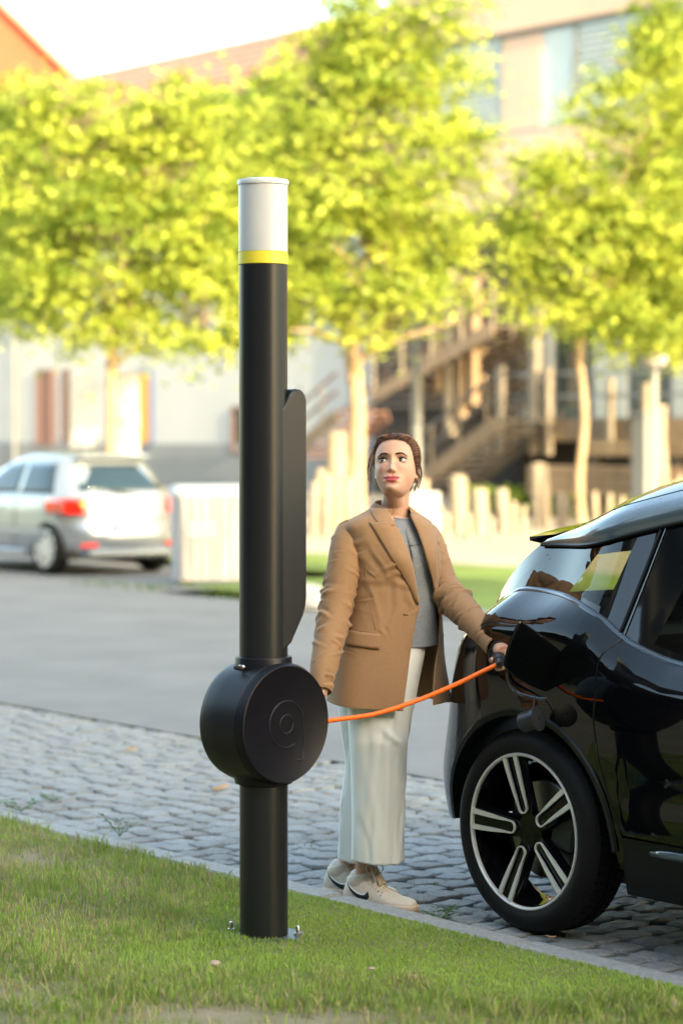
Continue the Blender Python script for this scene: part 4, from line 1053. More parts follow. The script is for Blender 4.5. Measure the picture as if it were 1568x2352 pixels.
# hanging cap
cp = lp(1217,1655,5.46); st0 = lp(1228,1598,5.52)
MB().tube(crv([st0, lp(1225,1618,5.50), lp(1226,1640,5.49)], 8), .0022, 6).obj('cap_strap', M['plastic'], black, smooth=True)
Mc = Matrix.Translation(cp) @ Matrix.Rotation(R(72), 4, 'Y') @ Matrix.Rotation(R(-18), 4, 'X')
MB().lathe([(.031,-.033),(.034,-.030),(.034,.018),(.041,.019),(.042,.032),(.028,.034),(.005,.034)], 28, Mc, caps=False).obj('socket_cap', M['greyplastic'], black, smooth=True)

# ---------------- generic hatchback by stacked plan outlines (silver car)
def silver_car():
    X, Y = at(105,1320,28.9).x, 28.9
    wp = st(*[uv_of(Vector((X,Y,0)))[0], 15.0], 0)
    fw = Vector((DV[0], DV[1], 0)); lf = Vector((-NV[0], -NV[1], 0))
    root = empty('parked_car', wp-lf*.80, math.atan2(fw.y, fw.x), label='silver hatchback parked across the street with lit red tail lights reflecting the sun', cat='car')
    HW = .84
    lev = [(.20,-.55,3.10,.93),(.30,-.66,3.25,.975),(.42,-.70,3.28,.99),(.52,-.70,3.27,1.0),(.60,-.655,3.22,.998),(.75,-.63,3.12,.995),(.86,-.615,2.9,.985),(.93,-.60,2.30,.955)]
    def out(z, ar, af, w, n=48):
        pts = []
        for k in range(n):
            t = 2*PI*k/n; c, s_ = math.cos(t), math.sin(t)
            e = 2/4.3; x = abs(c)**e*(1 if c > 0 else -1); y = abs(s_)**e*(1 if s_ > 0 else -1)
            mx_x, L = (af+ar)/2, (af-ar)/2
            pts.append(Vector((mx_x+L*x, HW*w*y*(1-.05*max(0,(mx_x+L*x-2)/1.2)), z)))
        return pts
    body = MB().loft([out(*l) for l in lev]); bo = body.obj('body', M['silver'], root, smooth=True, auto=True)
    cut = MB()
    for cx in (0, 2.46):
        cut.lathe([(.385,-2),(.385,2)], 40, Matrix.Translation((cx,0,.33)) @ Matrix.Rotation(R(90),4,'X'))
    co = cut.obj('arch_cutter', M['dark'])
    md = bo.modifiers.new('arches', 'BOOLEAN'); md.object = co; md.operation = 'DIFFERENCE'; md.solver = 'EXACT'
    dg = bpy.context.evaluated_depsgraph_get(); nm = bpy.data.meshes.new_from_object(bo.evaluated_get(dg)); bo.modifiers.clear(); bo.data = nm
    bpy.data.objects.remove(co)
    g = [(.93,-.585,2.25,.945),(1.05,-.50,2.0,.90),(1.2,-.37,1.68,.825),(1.34,-.22,1.30,.745),(1.40,-.12,1.1,.69),(1.44,.05,.9,.60),(1.455,.25,.7,.45)]
    gh = MB().loft([out(*l) for l in g]).obj('cabin', M['silver'], root, smooth=True)
    # panes laid 6 mm proud of the cabin
    def sidept(x, z, sd, off=.006):
        w = interp(z, [(l[0], l[3]) for l in g])*HW; ar = interp(z, [(l[0], l[1]) for l in g]); af = interp(z, [(l[0], l[2]) for l in g])
        xn = (x-(af+ar)/2)/((af-ar)/2); y = w*max(0,(1-abs(xn)**4.3))**(1/4.3); return Vector((x, sd*(y+off), z))
    for sd in (1,-1):
        for (a,b,c,d) in ((-.12,.02,.62,.62),(.68,.68,1.62,1.10)):
            P = [[sidept((a+(b-a)*t)*(1-s_)+(c+(d-c)*t)*s_, .97+.36*t, sd) for s_ in [i/12 for i in range(13)]] for t in [j/6 for j in range(7)]]
            mb = MB().grid(P); mods(mb.obj('side_window', M['carglass'], root, smooth=True), solid=.006, off=0)
        P = [[sidept(-.02+2.4*s_, .60+.025*t, sd, .012) for s_ in [i/20 for i in range(21)]] for t in (0,1)]
        MB().grid(P)
        for x in (.64,1.66): MB().tube([Vector((x, sd*(HW*.998+.001), z)) for z in (.30,.6,.9)], .004, 5).obj('door_seam', M['dark'], root)
        MB().box((.95, sd*(HW+.012), .80), (.16,.02,.025), bev=.006).obj('door_handle', M['silver'], root)
        MB().box((1.50, sd*(HW+.09), 1.0), (.14,.16,.11), bev=.03).obj('side_mirror', M['silver'], root)
        MB().box((1.25, sd*(HW-.01), .255), (1.72,.05,.09), bev=.02).obj('sill', M['silver'], root)
        MB().box((.62, sd*(HW+.004), .50), (1.7,.012,.035), bev=.004).obj('side_moulding', M['silver'], root)
        # tail lights wrap the corner
        P = []
        for t in [j/5 for j in range(6)]:
            z = .74+.17*t; ar = interp(z, [(l[0], l[1]) for l in lev]); row = []
            for s_ in [i/10 for i in range(11)]:
                th = (180-(10+38*s_))*1.0; yy = HW*(.70+.28*min(1, s_*1.6)); n_ = 5.5
                xn = (1-(min(yy/(HW*.99),.999))**n_)**(1/n_); xx = (3.0+ar)/2-((3.0-ar)/2)*xn if s_ < .65 else ar+.10+(s_-.65)*.30
                row.append(Vector((xx-.008, sd*(yy+(.008 if s_ > .6 else 0)), z)))
            P.append(row)
        tl = MB().grid(P).obj('tail_light', M['red'], root, smooth=True); mods(tl, solid=.02, off=0)
        MB().box((-.635, sd*.66, .86), (.03,.09,.05), bev=.01).obj('lamp_segment', M['amber'], tl)
        MB().box((-.685, sd*.60, .37), (.03,.24,.045), bev=.008).obj('reflector', M['red'], root)
    # rear window
    P = []
    for t in [j/8 for j in range(9)]:
        z = 1.01+.30*t; ar = interp(z, [(l[0], l[1]) for l in g]); hw = .59-.12*t
        P.append([Vector((ar-.012+.11*abs(q)**4, q*hw, z)) for q in [-1+2*k/12 for k in range(13)]])
    rw = MB().grid(P).obj('rear_window', M['carglass'], root, smooth=True); mods(rw, solid=.008, off=0)
    MB().box((-.56,.05,.985), (.02,.34,.02), M=Matrix.Rotation(R(12),4,'X')).obj('wiper', M['paintlow'], root)
    MB().box((-.20,0,1.405), (.20,.98,.03), bev=.01, M=Matrix.Rotation(R(8),4,'Y')).obj('spoiler', M['silver'], root)
    MB().box((-.652,0,.685), (.012,1.10,.008)).obj('tailgate_seam', M['dark'], root)
    pl = MB().box((-.698,0,.56), (.014,.53,.115), bev=.004).obj('number_plate', M['white'], root)
    MB().box((-.707,.235,.56), (.004,.05,.107)).obj('country_strip', M['bluestrip'], pl)
    MB().box((-.60,0,.27), (.16,1.2,.10), bev=.03).obj('rear_valance', M['silver'], root)
    MB().box((1.2,0,.24), (3.3,1.45,.1)).obj('underbody', M['dark'], root)
    MB().box((-.638,0,.835), (.02,.10,.10), bev=.02).obj('badge', M['steel'], root)
    for lx in (0, 2.46):
        for ow in (1,-1):
            wb, rim, Mx = make_wheel(root, (lx, ow*.81, .325), r=.325, rr=.225, w=.18, outward=ow)
            for k in range(10):
                A = Mx @ Matrix.Rotation(2*PI*k/10, 4, 'Z'); V = [(A @ Vector((x,y,z,1))).to_3d() for z in (-.03,-.005) for x, y in ((.03,-.014),(.215,-.026),(.215,.026),(.03,.014))]
                MB().add(V, [(3,2,1,0),(4,5,6,7),(0,1,5,4),(1,2,6,5),(2,3,7,6),(3,0,4,7)]).obj('spoke', M['rim'], rim)
    return root
silver_car()
# white ribbed container on the kerb beside the silver car
p0 = atv(413,1338,15.35); u0, _ = uv_of(p0); p1 = atv(560,1362,15.35); u1, _ = uv_of(p1)
bag = empty('waste_container', (at(500,1340,26.9).x, 27.1, 0), R(14), label='off white ribbed waste container between the silver car and the black column', cat='container')
Lc = 1.02
mb = MB(); 
def rr_(hx, hy, z, r=.06): return [Vector((sx*(hx-r)+r*math.cos(a), sy*(hy-r)+r*math.sin(a), z)) for sx, sy, a0_ in ((1,1,0),(-1,1,90),(-1,-1,180),(1,-1,270)) for a in [R(a0_+q) for q in (0,30,60,90)]]
mb.loft([rr_(Lc/2*s_, .26*s_, z) for s_, z in ((.97,.06),(.99,.45),(1.01,.95),(1.02,1.02))], cap1=True).obj('bin_body', M['whiteplastic'], bag, smooth=True)
MB().loft([rr_(Lc/2*1.04, .285, 1.00), rr_(Lc/2*1.04, .285, 1.06), rr_(Lc/2*1.01, .26, 1.10), rr_(Lc/2*.9, .18, 1.12)]).obj('lid', M['white'], bag, smooth=True)
for k in range(9):
    x = -Lc/2*.88+Lc*.88*k/8
    MB().beam((x*.98,-.262,.10), (x*1.01,-.278,.98), .05, .03, bev=.008).obj('rib', M['whiteplastic'], bag)
MB().box((-.25*Lc,-.282,.62), (.30,.02,.20), bev=.008).obj('sticker', M['render'], bag)
for sx_ in (-.36,.36):
    for sy in (-.18,.18): MB().lathe([(.01,-.02),(.075,-.02),(.08,0),(.075,.02),(.01,.02)], 16, Matrix.Translation((sx_*Lc,sy,.085)) @ Matrix.Rotation(R(90),4,'X')).obj('wheel', M['tyre'], bag, smooth=True)
# ================================================================== CHARGING COLUMN
PY = 7.93; pc = at(606, 2150, PY); pcx = pc.x
zt = lambda y: at(606, y, PY).z
col_ = empty('charging_column', (pcx, PY, .05), label='tall black charging column with round cable drum, yellow band and frosted white lamp top', cat='charging station')
def C_(mb, name, m, par=None, smooth=True, **k):
    o = mb.obj(name, M[m], par or col_, smooth=smooth, **k); o.matrix_parent_inverse = Matrix.Translation(col_.location).inverted() if (par is None) else Matrix.Identity(4); return o
Tc = Matrix.Translation((pcx, PY, 0)); r0 = .0795
C_(MB().lathe([(r0,.045),(r0,zt(608)-.002),(r0-.003,zt(608))], 64, Tc), 'pole', 'pole')
C_(MB().lathe([(r0-.003,zt(609)),(r0+.0015,zt(608)+.001),(r0+.0015,zt(581)),(r0-.002,zt(580)+.002)], 64, Tc), 'yellow_band', 'yellow')
C_(MB().lathe([(r0-.004,zt(580)),(r0+.001,zt(580)+.002),(r0+.001,zt(426))], 64, Tc), 'lamp_glass', 'frost')
C_(MB().lathe([(r0+.001,zt(426)),(r0+.0045,zt(426)+.001),(r0+.0055,zt(418)),(r0+.003,zt(414)),(r0-.01,zt(412)),(.01,zt(411))], 64, Tc), 'lamp_cap', 'whitecap')
# back fin with rounded head and tapered foot
dn = Vector((NV[0], NV[1], 0)); th_ = .076
def finp(t, z): return (t, z)
zA, zB, zC = zt(893), zt(1400), zt(1490)
t1 = .122
prof = [(-.01,zA-.078),(.014,zA-.072),(.028,zA-.058),(.040,zA-.042),(.052,zA-.018),(.064,zA-.004),(.076,zA)]
prof += [(t1-.035+.035*math.sin(a), zA-.045+.045*math.cos(a)) for a in [R(q) for q in (20,40,60,80,90)]]
prof += [(t1,zB+.04),(t1-.004,zB+.01),(t1-.014,zB-.02),(t1-.062,zC+.022),(.042,zC+.008),(.030,zC),(-.01,zC)]
Mf = Matrix(((dn.x, -dn.y*-1, 0, pcx), (dn.y, -dn.x, 0, PY), (0,0,1,0), (0,0,0,1)))
# columns: local x -> dn, local y -> z, local z -> thickness direction (toward the viewer's right)
tk = Vector((-DV[0], -DV[1], 0))
Mf = Matrix(((dn.x, 0, tk.x, pcx), (dn.y, 0, tk.y, PY), (0,1,0,0), (0,0,0,1)))
fin = MB().prism(prof, -th_, th_, Mf); fo = C_(fin, 'display_fin', 'pole', smooth=False); mods(fo, bev=.007)
fo.data.polygons.foreach_set('use_smooth', [True]*len(fo.data.polygons)); fo.data.set_sharp_from_angle(angle=R(30)) if hasattr(fo.data,'set_sharp_from_angle') else None
# drum
zd = zt(1657); Rd = .200; Ld = .215
ax = Vector((math.sin(R(45)), -math.cos(R(45)), 0)); px_ = Vector((-ax.y, ax.x, 0))
Md = Matrix(((px_.x,0,ax.x,pcx),(px_.y,0,ax.y,PY),(0,1,0,zd),(0,0,0,1)))
Md.translation = Vector((pcx, PY, zd))+ax*.002
dr = MB().lathe([(.03,-Ld*.50),(Rd*.90,-Ld*.50),(Rd*.965,-Ld*.47),(Rd*.995,-Ld*.36),(Rd,-Ld*.1),(Rd,Ld*.34),(Rd-.0015,Ld*.345),(Rd-.0015,Ld*.36),(Rd,Ld*.365),(Rd-.001,Ld*.43),(Rd*.955,Ld*.497),(Rd*.945,Ld*.5),(Rd*.935,Ld*.494),(.03,Ld*.494)], 96, Md)
dru = C_(dr, 'cable_drum', 'drum')
# engraved emblem: raised ring-and-stem letter on the drum face
em = MB(); h0, h1 = Ld*.490, Ld*.494+.006
def ringpoly(ro, ri, a0, a1, n=40):
    o_ = [(ro*math.cos(a0+(a1-a0)*k/n), ro*math.sin(a0+(a1-a0)*k/n)) for k in range(n+1)]
    return o_, [(ri*math.cos(a0+(a1-a0)*k/n), ri*math.sin(a0+(a1-a0)*k/n)) for k in range(n+1)]
EX, EY = .0, .0; RO, RI = .076, .030
# outline of the letter: circle outer from lower right gap round to the stem, stem down
def strip(mb, A, B):
    n = len(A); V = [(Md @ Vector((x+EX, y+EY, h, 1))).to_3d() for h in (h0, h1) for x, y in A+B]
    F = []
    for i in range(n-1):
        F += [(2*n+i, 2*n+i+1, 3*n+i+1, 3*n+i), (i+1, i, 2*n+i, 2*n+i+1), (n+i, n+i+1, 3*n+i+1, 3*n+i)]
    F += [(0, n, 3*n, 2*n), (n-1, 2*n-1+0, 4*n-1, 3*n-1)]
    mb.add(V, F)
A = []; B = []
for k in range(49):
    a = R(-62)-R(298)*k/48      # from lower right clockwise ... to the right side (0 deg)
    A.append((RO*math.cos(a), RO*math.sin(a))); B.append((RI*math.cos(a), RI*math.sin(a)))
A += [(RO,-.05),(RO,-.118)]; B += [(RO-.034,-.05),(RO-.034,-.118)]
EZ = Ld*.494+.0004
def e3(x, y): return (Md @ Vector((x+EX, y+EY, EZ, 1))).to_3d()
ln = [e3(x, y) for x, y in A[:49]]+[e3(RO, -.03), e3(RO, -.08), e3(RO, -.118), e3(RO-.012, -.123), e3(RO-.034, -.118)]
em.tube(ln, .0024, 6); em.tube([e3(RI*math.cos(2*PI*k/36), RI*math.sin(2*PI*k/36)) for k in range(37)], .0022, 6)
em.obj('emblem', M['emblem'], dru, smooth=True, auto=False)
# clamps above and below the drum
rc = r0+.012
C_(MB().lathe([(r0+.001,zt(1506)),(rc,zt(1507)),(rc+.002,zt(1511)),(rc+.002,zt(1522)),(rc+.012,zt(1545)),(rc+.008,zt(1570))], 48, Tc, caps=False), 'upper_clamp', 'drum')
C_(MB().lathe([(rc+.008,zt(1745)),(rc+.010,zt(1775)),(rc+.003,zt(1797)),(r0+.001,zt(1801))], 48, Tc, caps=False), 'lower_clamp', 'drum')
for (x, y, s_) in ((553,1532,.008),(564,1784,.005)):
    q = at(x, y, PY-.075); MB().lathe([(s_,-.01),(s_,.004),(s_*.6,.007),(.001,.007)], 10, Matrix.Translation(q) @ Matrix.Rotation(R(-60),4,'Z') @ Matrix.Rotation(R(90),4,'X')).obj('screw', M['steel'], col_, smooth=True).matrix_parent_inverse = Matrix.Translation(col_.location).inverted()
q = at(548,1534,PY-.088); MB().box(q, (.036,.012,.014), rz=R(-35), bev=.004).obj('clamp_slot', M['dark'], col_).matrix_parent_inverse = Matrix.Translation(col_.location).inverted()
# base plate and bolts
C_(MB().lathe([(.02,.046),(.140,.046),(.142,.048),(.142,.056),(.140,.058),(.02,.064)], 56, Tc), 'base_plate', 'plate')
for (x, y) in ((531,2136),(684,2142)):
    Y_ = {531:7.98,684:7.91,640:8.04,560:7.83}[x]; q = at(x, y, Y_); Tb = Matrix.Translation((q.x, Y_, .058))
    b_o = C_(MB().lathe([(.0125,0),(.0125,.010),(.011,.011),(.002,.011)], 6, Tb), 'bolt', 'steel', smooth=False)
    MB().lathe([(.0065,.010),(.0065,.032),(.005,.034),(.001,.034)], 12, Tb).obj('thread', M['steel'], b_o, smooth=True)
# ================================================================== CABLE AND PLUG
bpy.context.view_layer.update()
portw = black.matrix_world @ (port)
cs = Vector((pcx, PY, 0))+px_*0
c0 = at(752,1656,8.02); ce = at(1146,1524,8.17)
pts = [at(700,1668,8.0), c0, at(860,1640,8.06), at(960,1608,8.10), at(1050,1570,8.13), at(1110,1541,8.16), ce]
cb = MB().tube(crv(pts, 60), .0078, 14).obj('charging_cable', M['cable'], None, smooth=True, auto=False, label='orange charging cable stretched from the black drum to the car socket', cat='cable')
pd = (portw-ce).normalized()
plug = empty('charging_plug', ce, label='black charging plug held by the woman at the car socket', cat='plug')
def Pl(mb, name, m): return inv(mb.obj(name, M[m], plug, smooth=True), plug)
Pl(MB().tube([ce-pd*.02, ce, ce+pd*.03], [.010,.014,.017], 16), 'cable_sleeve', 'plastic')
Pl(MB().tube([ce+pd*.028, ce+pd*.05, ce+pd*.11, ce+pd*.15], [.019,.023,.024,.027], 20), 'handle', 'plastic')
Pl(MB().tube([ce+pd*.148, ce+pd*.155, portw+Vector((0,0,0))], [.034,.034,.029], 24), 'plug_head', 'plastic')
# ================================================================== WOMAN
WY = 8.62; PXM = FPX/WY
def wp(x, y, Y=WY): return at(x, y, Y)
FR = random.Random(3)
def creases(Uv, Vv, L):
    """sum of soft directional folds; U,V in metres (numpy arrays)"""
    Uv = np.asarray(Uv, dtype=float); Vv = np.asarray(Vv, dtype=float); out = np.zeros_like(Uv)
    for (u0, v0, a, ln, wd, am) in L:
        c, s_ = math.cos(a), math.sin(a); du, dv = Uv-u0, Vv-v0
        x = du*c+dv*s_; y = -du*s_+dv*c+ .25*wd*np.sin(x/ln*3+u0*50)
        out += am*np.exp(-(x/ln)**2)*(np.exp(-(y/wd)**2)-.55*np.exp(-((y-1.7*wd)/(wd*1.1))**2))
    return out
# ---------------- torso surface
PSI = R(35); FV = Vector((math.sin(PSI), -math.cos(PSI), 0)); RVv = Vector((math.cos(PSI), math.sin(PSI), 0))
TR = [(1152,874,926),(1160,866,932),(1170,852,942),(1180,832,956),(1190,812,972),(1200,802,985),(1215,798,994),(1235,800,999),(1260,806,1003),(1300,812,1006),(1340,814,1008),(1380,812,1009),(1420,803,1010),(1460,792,1012),(1500,780,1014),(1540,769,1018),(1580,761,1024),(1625,756,1030)]
def tring(y):
    xl, xr = smooth_interp(y, TR, 1), smooth_interp(y, TR, 2)
    c = wp((xl+xr)/2, y); hw = (xr-xl)/2/PXM; a = hw/.893
    bk = interp(y, [(1150,.78),(1180,.62),(1215,.58),(1300,.64),(1380,.60),(1500,.60),(1625,.62)])
    return c, a, bk*a, (xl+xr)/2, (xr-xl)/2
def TP(phi, y, off=0, fl=0):
    c, a, b, *_ = tring(y); s_, q = math.sin(phi), math.cos(phi)
    e = .92; sx = abs(s_)**e*(1 if s_ > 0 else -1); cx = abs(q)**e*(1 if q > 0 else -1)
    n = Vector((0,0,0))+RVv*s_*b+FV*q*a; n.normalize()
    # bust
    bust = .022*math.exp(-((y-1278)/34)**2)*(math.exp(-((phi+.42)/.34)**2)+math.exp(-((phi-.50)/.34)**2))
    return c+RVv*(a*sx)+FV*(b*cx)+n*(off+bust)
def phi_at(x, y, off=0):
    """front-side angle whose screen x equals x"""
    lo, hi = R(66-178), R(64)
    for _ in range(24):
        mid = (lo+hi)/2; p = TP(mid, y, off); sx_ = 784+p.x/p.y*FPX
        if sx_ < x: lo = mid
        else: hi = mid
    return (lo+hi)/2
LE = [(1165,886),(1190,899),(1215,914),(1250,931),(1290,944),(1330,952),(1370,957.5),(1395,958.5),(1420,952),(1450,946),(1480,941),(1530,934),(1580,927),(1625,922)]
RE = [(1165,934),(1190,944),(1215,956),(1250,969),(1290,981),(1330,991),(1370,999),(1400,1003),(1440,1004),(1480,1003),(1530,994),(1580,990),(1625,990)]
NB = 240; ys = [1165+(1622-1165)*k/230 for k in range(231)]
bl = [(FR.uniform(-.45,.45), FR.uniform(.05,.40), R(FR.uniform(20,160)), FR.uniform(.03,.09), FR.uniform(.007,.014), FR.uniform(.002,.0048)) for _ in range(60)]
bl += [(FR.uniform(-.4,.4), FR.uniform(.05,.5), R(FR.uniform(10,170)), FR.uniform(.015,.045), FR.uniform(.003,.006), FR.uniform(.0008,.0020)) for _ in range(110)]
bl += [(-.25+.02*k, .30+.01*k, R(80), .09, .010, .004) for k in range(7)]+[(-.20,.09+.0*k,R(-40),.05,.01,.004) for k in range(1)]
bl += [(-.06,.225,R(-20),.07,.012,.004),(-.09,.20,R(-35),.08,.013,.003),(-.10,.26,R(10),.08,.012,.003),(.0,.16,R(-50),.07,.012,.0025)]
rows = []; U = []; Vv = []
for y in ys:
    pl, pr = phi_at(interp(y, LE), y), phi_at(interp(y, RE), y)
    # go from the left edge backwards round to the right edge
    n = NB; rows.append([pl-(2*PI-(pr-pl))*i/n for i in range(n+1)])
    a = tring(y)[1]; U.append([a*math.sin(q) if math.cos(q) > 0 else a*math.sin(q)*1.0+(.4 if math.sin(q)>0 else -.4)*(-math.cos(q))*.5 for q in rows[-1]]); Vv.append([(y-1165)/PXM]*(n+1))
D = creases(np.array(U), np.array(Vv), bl)
P = []
for j, y in enumerate(ys):
    row = []
    hemdrop = 0
    for i, q in enumerate(rows[j]):
        yy = y
        if y > 1560:   # curved hems: longer at front corners of the left panel, short at the back
            s_ = i/NB; hd = -18*math.sin(min(1, s_*1.25)*PI)+(-8 if s_ > .85 else 0); hd += (-26)*max(0, (.16-abs(s_-.22)))/.16*.0
            yy = y+hd*(y-1560)/62
        flare = .012*max(0, (y-1500)/120)*(math.sin(q*5+1)*.6)
        row.append(TP(q, yy, .010+D[j,i]+flare))
    P.append(row)
body = None
woman_loc = wp(880, 2100, 8.62); woman_loc.z = 0
P_blazer = P
# ---------------- sleeves
def sleeve(path, rad, seed, ncr, amp=1., asp=1.0, n=72, m=190):
    r_ = random.Random(seed); c = crv(path, m); L = sum((b-a).length for a, b in zip(c, c[1:])); rr = [smooth_interp(k/(m-1), rad) for k in range(m)]
    cr = [(r_.uniform(0,1)**1*L, r_.uniform(-PI,PI)*.045, R(90)+r_.uniform(-.75,.75), r_.uniform(.025,.06), r_.uniform(.005,.009), amp*r_.uniform(.003,.0068)) for _ in range(ncr)]
    el = L*.52
    cr += [(r_.uniform(0,1)*L, r_.uniform(-PI,PI)*.05, R(90)+r_.uniform(-1.1,1.1), r_.uniform(.010,.028), r_.uniform(.0028,.0045), amp*r_.uniform(.0010,.0022)) for _ in range(60)]
    cr += [(el+r_.gauss(0,.055), r_.uniform(-.14,.14), R(90)+r_.uniform(-.5,.5), r_.uniform(.03,.05), .009, amp*r_.uniform(.005,.009)) for _ in range(20)]
    rings = []; prev = None; s_ = 0
    for i, p in enumerate(c):
        t = (c[min(i+1,m-1)]-c[max(i-1,0)]).normalized()
        x = Vector((0,1,0)) if prev is None else prev
        x = (x-t*x.dot(t)).normalized(); prev = x; y = t.cross(x)
        if i: s_ += (p-c[i-1]).length
        th = np.array([2*PI*k/n for k in range(n)]); thw = (th+PI) % (2*PI)-PI
        d = creases(np.full(n, s_), thw*rr[i], cr)*min(1,(i+2)/8)*min(1,(m+2-i)/10)
        rings.append([p+(x*math.cos(q)*asp+y*math.sin(q))*(rr[i]+float(dd)) for q, dd in zip(th, d)])
    return rings, c, rr
# her right arm (viewer's left), hanging, slightly bent
SL = [wp(812,1212,8.60), wp(799,1245,8.56), wp(790,1300,8.53), wp(778,1360,8.51), wp(766,1420,8.48), wp(752,1490,8.42), wp(742,1540,8.37), wp(737,1588,8.33)]
rl, cl_, _ = sleeve(SL, [(0,.045),(.06,.055),(.14,.060),(.30,.060),(.5,.058),(.7,.054),(.88,.046),(1,.038)], 5, 34, 1.05)
# her left arm reaching to the socket
SR = [wp(978,1214,8.74), wp(990,1245,8.73), wp(1003,1295,8.70), wp(1020,1345,8.66), wp(1042,1378,8.60), wp(1080,1421,8.50), wp(1115,1458,8.42), wp(1141,1485,8.36)]
rr2, cr_, _ = sleeve(SR, [(0,.035),(.08,.046),(.2,.050),(.36,.053),(.5,.056),(.62,.052),(.8,.046),(.93,.044),(1,.045)], 9, 26, 1.0)

# ---------------- skin body: head, neck, torso core, arms, hands, legs -> one continuous mesh
HEADC = wp(908, 1072, 8.60)
Rh = Matrix.Rotation(R(-10), 4, 'Z') @ Matrix.Rotation(R(-18), 4, 'X') @ Matrix.Rotation(R(-1.5), 4, 'Y')
HM = Matrix.Translation(HEADC) @ Rh @ Matrix.Diagonal((.985, 1.03, 1.03, 1))
HT = [(-.1135,.014,.064,-.035),(-.1105,.027,.078,-.012),(-.103,.0375,.0860,.008),(-.088,.0490,.0870,.026),(-.070,.0590,.087,.042),(-.050,.0668,.0865,.058),(-.03,.0705,.0865,.075),(0,.0730,.085,.092),(.025,.0735,.088,.102),(.05,.0715,.0850,.104),(.070,.0640,.076,.099),(.088,.0510,.058,.084),(.099,.0340,.038,.060),(.1045,.0180,.020,.035),(.1065,.002,.003,.018)]
def G1(x, c, s_): return math.exp(-((x-c)/s_)**2)
def head_disp(x, z):
    """forward displacement of the face at lateral x, height z"""
    ax_ = abs(x); d = 0
    nz = smooth_interp(z, [(-.053,0),(-.048,.002),(-.044,.012),(-.039,.020),(-.034,.0205),(-.026,.016),(-.012,.0105),(.004,.0065),(.016,.0045),(.03,.002),(.045,0)])
    nw = smooth_interp(z, [(-.05,.008),(-.040,.0085),(-.03,.0075),(-.015,.0060),(.005,.0065),(.02,.010),(.045,.014)])
    d += nz*math.exp(-(ax_/nw)**2)
    d += .0085*G1(ax_,.0120,.0048)*G1(z,-.0395,.0062)                     # nostril wings
    d -= .0045*G1(ax_,.0062,.0030)*G1(z,-.0465,.0026)                     # nostrils
    d -= .0105*G1(ax_,.0335,.0150)*G1(z,.000,.0105)                       # sockets
    d -= .004*G1(ax_,.0175,.006)*G1(z,.004,.010)
    d += .0030*G1(ax_,.030,.017)*G1(z,.0215,.0055)                        # brow
    d += .0050*G1(ax_,.040,.016)*G1(z,-.028,.015)                         # cheeks
    d += .0022*G1(ax_,.028,.010)*G1(z,-.0145,.0045)                       # under-eye
    lw = math.exp(-(ax_/.027)**4)
    d += lw*(.0060*G1(z,-.0640-.0+.0015*(ax_/.03)**2,.0045)*(1-.25*G1(x,0,.004))+.0080*G1(z,-.0755,.0055)-.0050*G1(z,-.0695+.0055*(ax_/.03)**2,.0016))
    d -= .0022*G1(x,0,.0042)*G1(z,-.0565,.005)                            # philtrum
    d += .0020*G1(ax_,.0075,.003)*G1(z,-.0575,.005)
    d -= .0030*G1(ax_,.0310,.0035)*G1(z,-.0690,.0050)                     # mouth corners
    d -= .0042*G1(z,-.0855,.0050)*math.exp(-(ax_/.018)**2)
    d += .0055*G1(z,-.1010,.0085)*math.exp(-(ax_/.015)**2)                # chin
    return d
def HP(al, z, off=0):
    """al: 0 = face front (-y), grows to +x (viewer's right)"""
    w, f_, b_ = (smooth_interp(z, HT, c) for c in (1,2,3)); s_, c = math.sin(al), math.cos(al)
    x = w*(abs(s_)**.90)*(1 if s_ > 0 else -1)
    if c > 0: y = -f_*c**.80
    else: y = b_*abs(c)**.85
    if c > 0:
        y -= head_disp(x, z)*min(1, c*1.6)
    n = Vector((x/max(w,.01)**1, y/max(f_ if c > 0 else b_, .02), z*4 if z > .06 else 0)); n.normalize()
    return Vector((x, y, z))+n*off
zs_ = [-.1135+.2200*(k/118)**1 for k in range(119)]
hb_ = MB().loft([[HP(2*PI*k/140, z) for k in range(140)] for z in zs_])
skin = MB(); skin.add([HM @ v for v in hb_.v], hb_.f)
# ears
for sx_ in (-1,1):
    e = MB().lathe([(.001,-.004),(.5,-.0045),(.9,-.003),(1,.001),(.85,.003),(.5,.0005),(.001,-.001)], 20)
    Me = HM @ Matrix.Translation((sx_*.0725,.018,-.012)) @ Matrix.Rotation(R(sx_*62),4,'Z') @ Matrix.Rotation(R(90),4,'X') @ Matrix.Scale(1,4)
    skin.add([(Me @ Vector((v.x*.0165, v.y*.030*(1.08 if v.y > 0 else .92), v.z*1.0, 1))).to_3d() for v in e.v], e.f)
# neck
nk = [wp(911,1112,8.635), wp(909,1140,8.635), wp(906,1165,8.64), wp(905,1190,8.65), wp(906,1225,8.66)]
skin.tube(nk, [.049,.048,.050,.058,.075], 28)
skin.tube([wp(903,1128,8.57), wp(908,1150,8.61)], [.030,.034], 16)
# torso core
skin.loft([[TP(2*PI*k/36, y, -.034) for k in range(36)] for y in (1186,1200,1215,1250,1300,1350,1400,1440)])
def limb(path, rad, n=18, m=20): c = crv(path, m); skin.tube(c, [smooth_interp(k/(m-1), rad) for k in range(m)], n)
limb(SL+[wp(722,1612,8.31)], [(0,.040),(.3,.042),(.55,.036),(.9,.026),(1,.023)])
wr = wp(1149,1489,8.34)
limb(SR+[wr], [(0,.030),(.3,.040),(.5,.036),(.85,.028),(1,.0235)])
